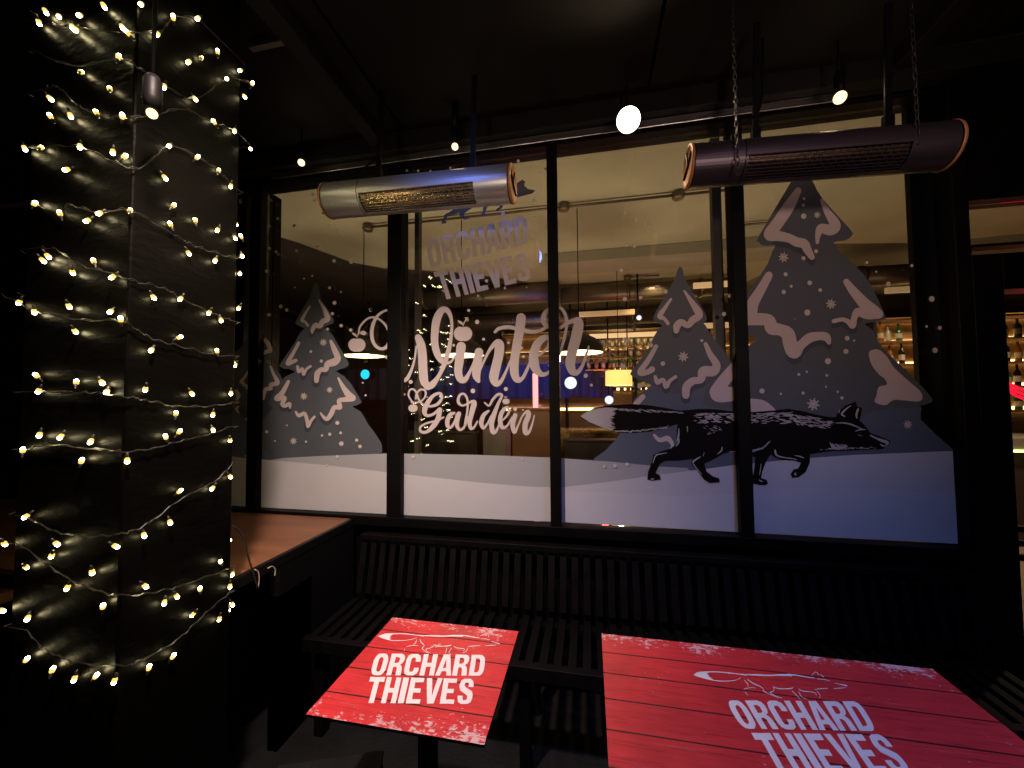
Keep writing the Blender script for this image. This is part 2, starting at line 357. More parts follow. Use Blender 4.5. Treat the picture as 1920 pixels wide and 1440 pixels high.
fir('slate fir with three snowy tiers', L1, sh1, t1, Y2-.0004)
c6 = lambda pts: T(pts, 4.643, 1170, 490)
t2 = [c6(p) for p in (
 [(408, 330, 11), (360, 400, 16), (312, 475, 24), (350, 498, 15), (382, 540, 16)],
 [(525, 258, 9), (580, 340, 20), (640, 430, 32), (655, 475, 30), (600, 510, 32), (555, 558, 24), (500, 530, 28), (462, 560, 32), (455, 605, 24)],
 [(280, 740, 18), (210, 860, 22), (140, 965, 26), (200, 965, 24), (245, 940, 26)],
 [(272, 1003, 13), (292, 1052, 22), (340, 1030, 16), (365, 1088, 22), (400, 1040, 16), (450, 1005, 14)],
 [(710, 720, 18), (750, 810, 26), (805, 900, 34), (775, 955, 44), (690, 960, 44), (670, 1030, 30), (600, 1042, 32), (545, 1090, 36), (538, 1165, 32)],
 [(165, 1178, 22), (115, 1230, 24), (80, 1270, 18)])]+[T([(800, 460, 12), (850, 505, 19), (920, 490, 24), (965, 545, 16), (950, 575, 8)], 4.8, 1060, 720)]
sh2 = [[(p[0], p[1]+7, p[2]*1.3) for p in t[-4:]] for t in (t2[1], t2[3], t2[4])]
L2 = [([(1205, 735), (1185, 758), (1163, 812), (1135, 845), (1118, 866), (1240, 880), (1400, 880), (1400, 700), (1280, 690)], 1),
 ([(1235, 617), (1213, 658), (1184, 696), (1184, 704), (1197, 711), (1230, 725), (1280, 740), (1340, 715), (1374, 700), (1378, 690), (1355, 655), (1333, 628), (1316, 603), (1275, 590)], 0),
 ([(1272, 503), (1264, 525), (1247, 555), (1228, 588), (1226, 600), (1237, 607), (1275, 630), (1317, 606), (1325, 598), (1318, 580), (1299, 549), (1285, 524), (1279, 503)], 0)]
fir('smaller slate fir above the fox tail', L2, sh2, t2, Y2-.0002)
c7 = lambda pts: T(pts, 4.364, 1320, 500)
c8 = lambda pts: T(pts, 2.88, 1320, 320)
t3 = [c8([(508, 108, 18), (460, 190, 30), (400, 280, 32), (352, 345, 30), (400, 352, 28), (460, 365, 24), (500, 385, 26), (540, 395, 26), (560, 430, 22), (582, 466, 16)]),
 c8([(636, 160, 9), (665, 220, 18), (708, 292, 30), (680, 320, 30), (632, 312, 24), (615, 350, 15), (612, 388, 9)]),
 c7([(530, 72, 32), (470, 180, 38), (400, 300, 48), (372, 400, 58), (340, 430, 50)]),
 c7([(340, 430, 50), (450, 430, 50), (530, 438, 48), (555, 500, 56), (620, 515, 48), (685, 550, 56), (705, 630, 58), (738, 695, 58), (790, 645, 38), (860, 585, 40), (940, 568, 34), (1000, 575, 34), (1022, 620, 18)]),
 c7([(1165, 125, 26), (1230, 210, 38), (1320, 310, 48), (1400, 375, 50), (1430, 390, 32), (1340, 390, 42), (1260, 370, 34), (1230, 420, 26), (1215, 480, 28), (1180, 450, 20), (1130, 432, 17), (1062, 446, 17)]),
 c7([(352, 712, 15), (346, 770, 12)]),
 c7([(250, 775), (150, 870), (60, 985), (48, 1040), (80, 1095), (150, 1110), (260, 1095), (330, 1080), (420, 1082), (490, 1095), (545, 1130), (590, 1180), (590, 1215), (350, 1215), (345, 1000), (205, 985), (215, 950), (250, 900)]),
 c7([(1350, 705), (1390, 678), (1440, 685), (1500, 740), (1560, 830), (1680, 940), (1770, 1020), (1785, 1080), (1750, 1103), (1640, 1095), (1560, 1090), (1520, 1110), (1490, 1132), (1430, 1125), (1395, 1100), (1410, 1060), (1430, 985), (1495, 965), (1480, 920), (1430, 880), (1370, 800)])]
sh3 = [[(p[0], p[1]+9, p[2]*1.2) for p in t3[k][-6:]] for k in (0, 3, 4)]
L3 = [([(1290, 880), (1300, 820), (1325, 765), (1400, 740), (1700, 755), (1725, 785), (1761, 820), (1790, 846), (1790, 862), (1385, 882)], 1),
 ([(1400, 650), (1372, 676), (1328, 724), (1320, 745), (1328, 762), (1420, 775), (1560, 800), (1640, 770), (1702, 764), (1743, 756), (1744, 742), (1702, 698), (1653, 650), (1618, 606), (1500, 600)], 0),
 ([(1438, 497), (1393, 563), (1372, 598), (1372, 618), (1400, 625), (1480, 665), (1600, 625), (1618, 608), (1652, 601), (1659, 590), (1622, 518), (1577, 476), (1558, 452), (1500, 440), (1455, 460)], 0),
 ([(1500, 306), (1487, 334), (1424, 441), (1422, 453), (1434, 461), (1462, 462), (1510, 492), (1560, 456), (1584, 451), (1597, 442), (1594, 430), (1542, 372), (1520, 331), (1512, 308)], 0)]
fir('tallest dark fir behind the fox head', L3, sh3, t3, Y2-.0006)
# --- fox
A = lambda pts: T(pts, 4.8, 1060, 720)
B = lambda pts: T(pts, 4.364, 1380, 720)
fox_out = A([(128, 290), (180, 260), (260, 215), (400, 190), (600, 180), (760, 192), (900, 215), (1030, 240), (1200, 224), (1350, 227), (1500, 245), (1640, 252)])+B([(160, 228), (330, 214), (430, 203), (560, 225), (650, 250), (760, 270), (818, 272), (835, 225), (900, 175), (980, 143), (992, 185), (1032, 195), (1022, 250), (1012, 300), (1060, 345), (1100, 400), (1180, 430), (1240, 455), (1264, 472), (1250, 500), (1200, 533), (1100, 535), (950, 545), (800, 548), (700, 560), (605, 575), (606, 640), (572, 720), (510, 765), (462, 768), (447, 738), (470, 700), (510, 690), (532, 645), (480, 627), (380, 622), (318, 600), (285, 575), (262, 610), (240, 650), (215, 720), (206, 768), (250, 785), (263, 815), (240, 828), (200, 828), (140, 815), (132, 790), (150, 700), (160, 600), (100, 575)])+A([(1640, 622), (1560, 616), (1480, 615), (1430, 625), (1350, 670), (1250, 718), (1272, 788), (1330, 832), (1385, 850), (1392, 885), (1300, 892), (1250, 862), (1190, 780), (1133, 715), (1150, 670), (1100, 680), (1000, 690), (900, 690), (850, 720), (812, 800), (850, 822), (860, 860), (790, 870), (738, 860), (745, 790), (780, 700), (792, 640), (850, 610), (950, 580), (1000, 540), (1005, 420), (1012, 362), (900, 393), (760, 428), (600, 440), (470, 436), (350, 400), (230, 358), (150, 312)])
def fur(seed=3):
    R = random.Random(seed); out = []
    def dash(f, x, y, L, ang, w): out.append(f([(x, y, w*.4), (x+L*.5*math.cos(ang), y+L*.5*math.sin(ang)+2, w), (x+L*math.cos(ang), y+L*math.sin(ang), w*.3)]))
    for k in range(42):            # upper tail fringe
        x = 420+k*15; y = 212+(x-400)*.055+R.uniform(-4, 10); dash(A, x, y, R.uniform(24, 60), R.uniform(.15, .5), R.uniform(2, 4.2))
    for k in range(34):            # lower tail fringe
        x = 440+k*14; y = 428-max(0, x-640)*.13+R.uniform(-8, 3); dash(A, x, y, R.uniform(18, 44), R.uniform(-.5, .1), R.uniform(2, 4.5))
    for k in range(70):            # white tail tip edge tufts
        x = R.uniform(330, 400); y = R.uniform(225, 410); dash(A, x, y, R.uniform(30, 70), R.uniform(-.25, .25), R.uniform(3, 6))
    for k in range(95):            # haunch
        x = R.uniform(1150, 1535); y = 262+R.uniform(0, 1)**1.6*90; dash(A, x, y, R.uniform(25, 60), R.uniform(-.1, .35), R.uniform(2.2, 5.5))
    for k in range(20):
        x = R.uniform(1230, 1400); y = 390+R.uniform(-20, 60); dash(A, x, y, R.uniform(12, 30), R.uniform(.1, .6), R.uniform(1.5, 3))
    for k in range(150):           # shoulders and back
        x = R.uniform(90, 680); top = 240+max(0, x-430)*.13; y = top+R.uniform(0, 1)**1.5*85; dash(B, x, y, R.uniform(22, 58), R.uniform(-.35, .2) if x < 420 else R.uniform(0, .5), R.uniform(2, 5))
    for k in range(26):            # nape and cheek
        x = R.uniform(660, 780); y = R.uniform(300, 350); dash(B, x, y, R.uniform(20, 44), R.uniform(0, .6), R.uniform(2, 4))
    for k in range(30):            # throat
        x = R.uniform(770, 900); y = 480+R.uniform(0, 45)*(1)+(x-770)*.1; dash(B, x, y, R.uniform(15, 40), R.uniform(.2, .9), R.uniform(2, 4.5))
    for k in range(22):            # belly line
        x = 95+k*8; y = 560-k*2.2+R.uniform(-6, 6)-max(0, k-14)*5; dash(B, x, y, R.uniform(18, 40), R.uniform(-.6, -.2), R.uniform(2, 4.5))
    for k in range(30):
        x = R.uniform(640, 1120); dash(B, x, 535-(x-640)*.03+R.uniform(-5, 4), R.uniform(14, 34), R.uniform(-.2, .1), R.uniform(1.5, 3.5))
    out += [A(p) for p in ([(1022, 400, 3), (1018, 470, 8), (1000, 520, 5)], [(1015, 470, 4), (1022, 520, 7), (995, 560, 3)], [(1098, 385, 5), (1100, 430, 3)], [(915, 620, 2), (830, 635, 5), (805, 660, 5), (790, 710, 3)], [(1250, 615, 2), (1240, 650, 3)],
      [(1215, 655, 4), (1160, 690, 8), (1150, 715, 4), (1190, 770, 4), (1230, 815, 2)], [(1410, 570, 5), (1405, 600, 6), (1370, 630, 3)], [(800, 850, 2), (780, 858, 5), (770, 850, 2)], [(1480, 612, 3), (1540, 606, 4)])]
    out += [B(p) for p in ([(320, 545, 8), (330, 580, 7), (380, 600, 5), (470, 612, 4), (500, 622, 2)], [(480, 585, 2), (520, 592, 5), (555, 605, 3)], [(205, 655, 3), (200, 700, 4), (192, 745, 2)], [(190, 785, 4), (205, 795, 6), (220, 800, 2)], [(490, 725, 3), (480, 738, 7), (495, 745, 4)],
      [(940, 178, 3), (900, 205, 6), (865, 245, 8), (890, 265, 4)], [(850, 210, 3), (840, 235, 4)], [(1000, 205, 8), (985, 250, 8), (990, 280, 4)], [(820, 320, 3), (880, 318, 5), (940, 330, 6), (990, 350, 5), (1040, 372, 3)], [(975, 388, 2), (1010, 375, 5), (1060, 372, 3)], [(1000, 415, 2), (1030, 425, 2)],
      [(1100, 420, 5), (1150, 445, 7), (1200, 465, 12), (1240, 480, 12), (1230, 500, 5)], [(1180, 492, 3), (1200, 505, 7), (1225, 508, 3)], [(770, 480, 4), (800, 520, 10), (870, 520, 8), (900, 525, 3)])]
    return out
tailtip = A([(135, 290), (200, 246), (280, 222), (360, 212), (430, 214), (470, 228), (400, 250), (445, 262), (385, 280), (430, 300), (380, 318), (425, 345), (375, 352), (430, 380), (385, 385), (440, 418), (400, 415), (330, 390), (220, 345)])
b = MB(); poly(b, fox_out, Y5)
fx = wbuild(b, 'fox_decal', M['fox'])
b = MB(); poly(b, tailtip, Y6+.0012)
for s in fur(): stroke(b, s, Y6+.0008, n=3, cap=6)
wbuild(b, 'fur_highlight', M['foxlight'], fx)
# small fox of the hanging logo, behind the heater
def affine(src, dst):
    S = np.array([[*p, 1] for p in src]); return np.linalg.solve(S, np.array(dst, float))
def amap(pts, Mx): return [tuple(np.array([p[0], p[1], 1])@Mx)+tuple(v*.36 for v in p[2:]) for p in pts]
tail, nose, foot = A([(128, 290)])[0], B([(1262, 472)])[0], A([(1300, 890)])[0]
sf = affine([tail, nose, foot], [(783, 389), (1003, 357), (872, 412)])
b = MB(); poly(b, amap(fox_out, sf), Y2); wbuild(b, 'small_fox_decal', M['foxgrey'])
# --- block letters
def rrect(x0, y0, x1, y1, r, n=5, rs=(1, 1, 1, 1)):
    out = []
    for (cx, cy, a0), k in zip(((x1-r, y1-r, 0), (x0+r, y1-r, 90), (x0+r, y0+r, 180), (x1-r, y0+r, 270)), rs):
        if not k:
            out.append({0: (x1, y1), 90: (x0, y1), 180: (x0, y0), 270: (x1, y0)}[a0]); continue
        for i in range(n+1):
            a = math.radians(a0+90*i/n); out.append((cx+r*math.cos(a), cy+r*math.sin(a)))
    return out
S_ = .34   # stem width in letter cell 0..1 (y up)
GL = {
 'O': [(rrect(0, 0, 1, 1, .36), [rrect(S_, .17, 1-S_, .83, .15)])],
 'D': [(rrect(0, 0, 1, 1, .34, rs=(1, 0, 0, 1)), [rrect(S_, .17, 1-S_, .83, .14, rs=(1, 0, 0, 1))])],
 'C': [([(.66, .36), (.66, .25), (.60, .17), (.40, .17), (.34, .25), (.34, .75), (.40, .83), (.60, .83), (.66, .75), (.66, .64), (1, .64), (1, .78), (.92, .92), (.70, 1), (.30, 1), (.08, .92), (0, .75), (0, .25), (.08, .08), (.30, 0), (.70, 0), (.92, .08), (1, .22), (1, .36)], [])],
 'R': [([(0, 0), (.34, 0), (.34, .40), (.50, .40), (.60, .34), (.64, 0), (1, 0), (.96, .30), (.88, .44), (.76, .50), (.92, .58), (1, .70), (1, .84), (.90, .96), (.70, 1), (0, 1)], [[(.34, .57), (.56, .57), (.66, .63), (.66, .78), (.56, .84), (.34, .84)]])],
 'H': [([(0, 0), (.34, 0), (.34, .41), (.66, .41), (.66, 0), (1, 0), (1, 1), (.66, 1), (.66, .59), (.34, .59), (.34, 1), (0, 1)], [])],
 'A': [([(-.06, 0), (.28, 0), (.34, .20), (.68, .20), (.73, 0), (1.07, 0), (.74, 1), (.28, 1)], [[(.39, .36), (.63, .36), (.51, .80)]])],
 'T': [([(.33, 0), (.67, 0), (.67, .82), (1.02, .82), (1.02, 1), (-.02, 1), (-.02, .82), (.33, .82)], [])],
 'I': [([(0, 0), (1, 0), (1, 1), (0, 1)], [])],
 'E': [([(0, 0), (.95, 0), (.95, .17), (.36, .17), (.36, .42), (.82, .42), (.82, .59), (.36, .59), (.36, .83), (.93, .83), (.93, 1), (0, 1)], [])],
 'V': [([(.30, 0), (.72, 0), (1.05, 1), (.71, 1), (.52, .30), (.33, 1), (-.05, 1)], [])],
 'S': [([(0, .32), (0, .22), (.08, .07), (.30, 0), (.70, 0), (.92, .07), (1, .22), (1, .36), (.92, .50), (.42, .68), (.36, .74), (.36, .80), (.42, .85), (.58, .85), (.65, .79), (.65, .68), (.98, .68), (.98, .78), (.90, .93), (.70, 1), (.32, 1), (.10, .93), (.02, .78), (.02, .68), (.10, .54), (.60, .35), (.65, .29), (.65, .21), (.58, .15), (.40, .15), (.34, .21), (.34, .32)], [])]}
def word(b, txt, quad, f, gap=.14, rough=.0, seed=1):
    """quad = TL, TR, BR, BL in pixels; f(px, py) -> world"""
    R = random.Random(seed)
    wd = {'I': .40, 'A': .98}; tot = sum(wd.get(c, 1) for c in txt)+gap*(len(txt)-1); x = 0
    TL, TR, BR, BL = [np.array(q, float) for q in quad]
    def den(P, n=2):
        o = []
        for i in range(len(P)):
            a, c = np.array(P[i]), np.array(P[(i+1) % len(P)])
            for k in range(n): o.append(tuple(a+(c-a)*k/n+np.array([R.uniform(-rough, rough), R.uniform(-rough, rough)])))
        return o
    for c in txt:
        w = wd.get(c, 1)
        for out, holes in GL[c]:
            def mp(P):
                r = []
                for u, v in den(P):
                    U = (x+u*w)/tot; r.append(tuple(TL*(1-U)*v+TR*U*v+BR*U*(1-v)+BL*(1-U)*(1-v)))
                return r
            poly(b, mp(out), 0, [mp(h) for h in holes], f)
        x += w+gap
fW = lambda x, y: PY(x, y, Y5)
b = MB()
word(b, 'ORCHARD', [(798, 450), (986, 404), (993, 455), (806, 504)], fW)
word(b, 'THIEVES', [(813, 510), (988, 473), (996, 524), (830, 563)], fW)
poly(b, [(936, 409), (941, 398), (946, 393), (947, 405)], 0, (), fW)
lt = wbuild(b, 'block_lettering', M['letter'])
# --- script lettering (brush strokes)
G = lambda pts: T(pts, 4.8, 740, 560)
Z5 = lambda pts: T(pts, 2.4, 420, 500)
script_w = [
 Z5([(606, 300, 3), (612, 270, 4), (640, 238, 4.5), (668, 228, 4.5), (700, 238, 4.5), (730, 268, 5), (746, 310, 7), (738, 352, 8), (712, 370, 7), (682, 356, 7), (666, 320, 8), (668, 270, 8), (688, 225, 6.5), (720, 200, 5), (752, 194, 5)]),
 G([(40, 190, 4), (60, 240, 8), (62, 340, 13), (50, 450, 12), (42, 560, 10), (48, 680, 14), (75, 735, 16), (115, 715, 17), (155, 630, 12), (182, 530, 9), (195, 430, 8)]),
 G([(212, 350, 30), (238, 420, 38), (250, 520, 40), (255, 640, 40), (265, 740, 38), (300, 795, 28)]),
 G([(285, 790, 26), (335, 775, 30), (400, 690, 17), (450, 580, 22), (488, 450, 20), (510, 320, 14), (512, 200, 14), (478, 110, 22), (425, 105, 30), (378, 190, 36), (360, 320, 34), (365, 430, 32), (395, 520, 30), (440, 572, 20), (500, 572, 11), (545, 515, 9)]),
 G([(598, 430, 42), (585, 540, 40), (572, 650, 36), (590, 720, 32), (632, 730, 24), (680, 650, 13), (725, 540, 9)]),
 G([(758, 480, 38), (742, 600, 40), (735, 690, 36), (755, 742, 16)]),
 G([(770, 640, 9), (800, 570, 10), (850, 470, 14), (905, 405, 24), (940, 410, 42), (938, 500, 42), (910, 620, 42), (892, 710, 42), (915, 765, 28), (955, 745, 17), (1000, 660, 12), (1040, 560, 8)]),
 G([(1138, 172, 42), (1122, 300, 42), (1098, 430, 40), (1078, 560, 40), (1078, 670, 38), (1105, 730, 28), (1150, 715, 16), (1190, 640, 14), (1225, 550, 9)]),
 G([(903, 300, 12), (940, 268, 15), (1030, 255, 16), (1130, 278, 16), (1230, 296, 17), (1310, 285, 14), (1380, 250, 12), (1450, 225, 12)]),
 G([(1380, 250, 20), (1345, 215, 24), (1345, 150, 24), (1380, 100, 16), (1440, 72, 11), (1490, 82, 12), (1530, 130, 15), (1548, 210, 14), (1535, 320, 13), (1505, 430, 12), (1480, 510, 10)]),
 G([(1285, 515, 9), (1340, 480, 10), (1385, 420, 14), (1395, 360, 20), (1350, 350, 26), (1290, 400, 36), (1255, 490, 42), (1255, 590, 44), (1290, 660, 32), (1345, 682, 18), (1410, 640, 13), (1460, 560, 9)]),
 G([(1400, 265, 10), (1480, 265, 13), (1550, 222, 18), (1610, 200, 22), (1655, 215, 42), (1635, 340, 48), (1600, 470, 46), (1580, 580, 44), (1602, 655, 34), (1650, 660, 21), (1695, 590, 14), (1725, 500, 12), (1748, 430, 7)])]
script_g = [
 G([(182, 945, 5), (150, 915, 7), (125, 870, 8), (135, 825, 8), (168, 815, 8), (198, 850, 9), (218, 910, 9), (260, 955, 9), (330, 968, 11), (390, 945, 14), (425, 890, 12), (405, 852, 12), (345, 875, 15), (290, 950, 22), (268, 1015, 22), (290, 1052, 14), (345, 1040, 12), (400, 995, 12)]),
 G([(190, 935, 7), (235, 925, 7), (275, 880, 8), (275, 830, 9), (235, 818, 9), (200, 850, 8), (190, 900, 8)]),
 G([(405, 1000, 22), (390, 1080, 22), (345, 1150, 22), (285, 1200, 14), (235, 1195, 12), (232, 1155, 10), (290, 1120, 9), (370, 1100, 9), (440, 1068, 8)]),
 G([(535, 1030, 12), (500, 1045, 18), (475, 1095, 20), (478, 1145, 18), (505, 1158, 11), (545, 1100, 12), (560, 1045, 12)]),
 G([(578, 1035, 20), (560, 1110, 20), (568, 1160, 16), (598, 1180, 11), (640, 1130, 8), (655, 1060, 7)]),
 G([(665, 940, 8), (610, 962, 9), (572, 930, 13), (585, 870, 11), (625, 858, 10), (655, 910, 10), (655, 1000, 9), (640, 1080, 8), (622, 1170, 6)]),
 G([(655, 945, 9), (700, 925, 14), (715, 945, 24), (692, 1030, 23), (675, 1110, 20), (685, 1165, 16), (712, 1160, 10), (745, 1105, 8)]),
 G([(845, 1010, 10), (800, 1050, 18), (780, 1115, 20), (798, 1165, 13), (838, 1120, 10), (868, 1060, 10)]),
 G([(808, 935, 6), (850, 962, 9), (885, 905, 11), (930, 862, 12), (965, 872, 11), (930, 950, 14), (892, 1050, 22), (872, 1130, 22), (885, 1200, 20), (915, 1190, 11), (950, 1105, 8)]),
 G([(958, 1105, 7), (1005, 1060, 9), (1030, 1010, 11), (1005, 978, 12), (962, 1030, 19), (950, 1105, 21), (972, 1160, 16), (1015, 1140, 10), (1055, 1070, 8)]),
 G([(1085, 1050, 20), (1062, 1130, 21), (1078, 1200, 17), (1112, 1140, 8), (1150, 1055, 8), (1195, 1015, 15), (1205, 1050, 22), (1175, 1130, 23), (1178, 1205, 22), (1210, 1198, 13), (1240, 1120, 8), (1256, 1050, 5)])]
def apple(b, cx, cy, r, Y, fl=1):
    n = 24; pts = []
    for k in range(n):
        a = 2*math.pi*k/n; rr = r*(1+.04*math.cos(2*a)); dip = .16*r*math.exp(-((a-math.pi/2)/.38)**2); bot = .08*r*math.exp(-((a-1.5*math.pi)/.3)**2)
        pts.append((cx+rr*math.cos(a), cy-rr*.93*math.sin(a)+dip-bot))
    poly(b, pts, Y)
    stroke(b, [(cx, cy-r*.85, r*.05), (cx+.1*r, cy-1.2*r, r*.06), (cx+.3*r, cy-1.5*r, r*.07)], Y, n=3, cap=6)
    poly(b, smooth([(cx-.02*r, cy-1.0*r), (cx-.25*r, cy-1.08*r), (cx-.48*r, cy-1.25*r), (cx-.62*r, cy-1.48*r), (cx-.35*r, cy-1.45*r), (cx-.1*r, cy-1.3*r)], 3), Y-.0003)
b = MB()
for s in script_w: stroke(b, s, Y6+.0018)
apple(b, *G([(615, 315)])[0], 80/4.8, Y6); apple(b, *Z5([(598, 352)])[0], 37/2.4, Y6)
poly(b, smooth(Z5([(612, 298), (618, 290), (630, 289), (641, 298), (634, 308), (620, 306)]), 3), Y6-.0006)
wbuild(b, 'script_lettering', M['letter'])
b = MB()
for s in script_g: stroke(b, s, Y6+.0018)
apple(b, *G([(165, 985)])[0], 40/4.8, Y6); apple(b, *G([(1002, 925)])[0], 31/4.8, Y6)
wbuild(b, 'script_lettering', M['letter'])
# --- snow dots and flakes
D = []
D += T([(208, 449, 9), (452, 417, 9), (481, 426, 8), (465, 452, 8), (513, 525, 10), (588, 540, 10), (345, 597, 10), (250, 556, 9), (597, 628, 9), (208, 603, 6), (550, 590, 3), (483, 720, 8), (600, 715, 5), (200, 732, 10), (240, 750, 10), (252, 764, 9), (359, 743, 9), (577, 803, 11), (678, 808, 13), (185, 863, 10), (381, 811, 4), (450, 889, 8), (402, 906, 6), (348, 957, 6), (550, 959, 9), (617, 982, 6), (579, 1047, 12), (267, 1067, 12), (302, 1087, 10), (199, 1115, 10), (791, 1087, 12), (567, 1109, 10), (1000, 278, 8), (1065, 280, 8), (1137, 280, 6), (1252, 262, 7), (1376, 246, 9), (1647, 222, 10), (1805, 268, 9), (1776, 288, 6), (1738, 452, 10), (1723, 633, 9), (1740, 546, 5)], 3.097, 440, 230)
D += Z5([(497, 162, 9), (487, 211, 7), (466, 281, 7), (527, 265, 8), (570, 285, 8), (662, 194, 8), (732, 407, 9), (391, 382, 7), (438, 425, 8), (192, 743, 8), (229, 784, 5), (283, 714, 4), (369, 788, 6), (441, 760, 6), (476, 754, 8), (525, 748, 7), (510, 703, 10), (597, 781, 8), (612, 809, 9), (527, 797, 9), (510, 855, 8), (624, 523, 4), (637, 579, 5), (463, 893, 5), (97, 853, 5), (121, 345, 5)])
D += T([(254, 50, 10), (316, 87, 9), (366, 105, 5), (383, 116, 8), (263, 217, 9), (303, 226, 9), (235, 350, 10), (420, 437, 11), (466, 462, 12), (254, 500, 12), (336, 492, 10), (799, 484, 10), (770, 578, 11), (451, 835, 13), (262, 714, 12), (245, 850, 14), (51, 898, 10), (63, 841, 7), (80, 947, 8), (331, 953, 14), (147, 1370, 9), (202, 1367, 11), (265, 1359, 11), (653, 716, 9), (389, 740, 12)], 2.769, 1080, 380)
D += T([(503, 47, 8), (540, 151, 9), (537, 187, 9), (538, 246, 16), (605, 435, 12), (537, 473, 12), (441, 560, 12), (571, 606, 14), (471, 624, 9), (627, 645, 11), (430, 655, 13), (558, 766, 18), (773, 905, 14), (810, 918, 7), (766, 976, 15), (669, 1029, 18), (512, 1100, 9), (555, 1086, 7), (663, 1105, 8), (659, 1167, 6), (313, 1190, 16), (415, 1205, 7), (535, 1201, 9), (722, 1194, 7), (745, 1227, 10), (880, 496, 8), (1122, 513, 9), (930, 545, 6), (996, 612, 14), (1230, 693, 17), (1248, 970, 16), (1202, 841, 8), (1273, 849, 12), (140, 676, 12), (108, 774, 12), (490, 800, 3)], 2.88, 1320, 320)
D += T([(770, 160, 10), (786, 78, 4), (984, 143, 5), (484, 372, 6), (517, 440, 10), (620, 480, 8), (469, 524, 7), (742, 476, 4), (416, 606, 9), (464, 671, 13), (500, 768, 9), (640, 788, 8), (712, 817, 10), (724, 866, 9), (332, 802, 8), (440, 1059, 14), (625, 1048, 12), (90, 1008, 12), (55, 1078, 6), (678, 1161, 12), (722, 1166, 5), (818, 1141, 7), (1075, 973, 13), (104, 1430, 9), (718, 1440, 6)], 3, 740, 380)
b = MB(); _k = 0
for x, y, r in D:
    _k = (_k+1) % 9; yy = 2.0977-_k*4e-5
    b.face([PY(x+r*.92*math.cos(2*math.pi*k/14), y-r*.92*math.sin(2*math.pi*k/14), yy) for k in range(14)])
for x, y, r in [(606, 642, 6.5), (569.8, 743, 6.5), (618, 731, 5.5), (550, 827, 6), (640, 832, 5), (1281, 668.8, 9), (1469, 482.5, 9), (1558, 570, 9), (1525, 758, 11), (1702, 796, 8), (1532, 403, 6)]:
    for k in range(4):
        a = math.pi*k/4+.2; dx, dy = math.cos(a)*r, math.sin(a)*r
        stroke(b, [(x-dx, y-dy, r*.11), (x+dx, y+dy, r*.11)], 2.0979, n=2, cap=5)
        for sg in (-1, 1):
            stroke(b, [(x+sg*dx*.6-dy*.25, y+sg*dy*.6+dx*.25, r*.08), (x+sg*dx*.6+dy*.25, y+sg*dy*.6-dx*.25, r*.08)], 2.0979, n=1, cap=5)
wbuild(b, 'snowflake_decal', M['dots'])
# ------------------------------------------------------------------ right of the window: door opening with transom
dw = empty('bar_doorway', (2.2, 2.1, 0)); tag(dw, 'open bar doorway with black frame at the right edge', 'doorway')
def off(b, o): b.v = [tuple(Vector(v)-o) for v in b.v]; return b
do = Vector((2.2, 2.1, 0))
b = MB(); b.box((1.777, 2.05, 1.98), (2.9, 2.16, 2.14)); b.box((1.665, 2.05, 2.385), (2.9, 2.16, 3.05)); off(b, do).build('lintel', M['black'], dw, bevel=.003)
b = MB(); b.box((2.8, 2.06, 0), (2.9, 2.15, 2.0)); off(b, do).build('door_post', M['black'], dw, bevel=.003)
tm = MB(); tm.box((1.665, 2.10, 2.141), (2.9, 2.11, 2.384)); off(tm, do).build('transom_pane', M['glass'], dw)
tb = MB(); tb.box((1.665, 2.07, 2.18), (2.9, 2.13, 2.192)); off(tb, do).build('transom_bar', M['black'], dw)
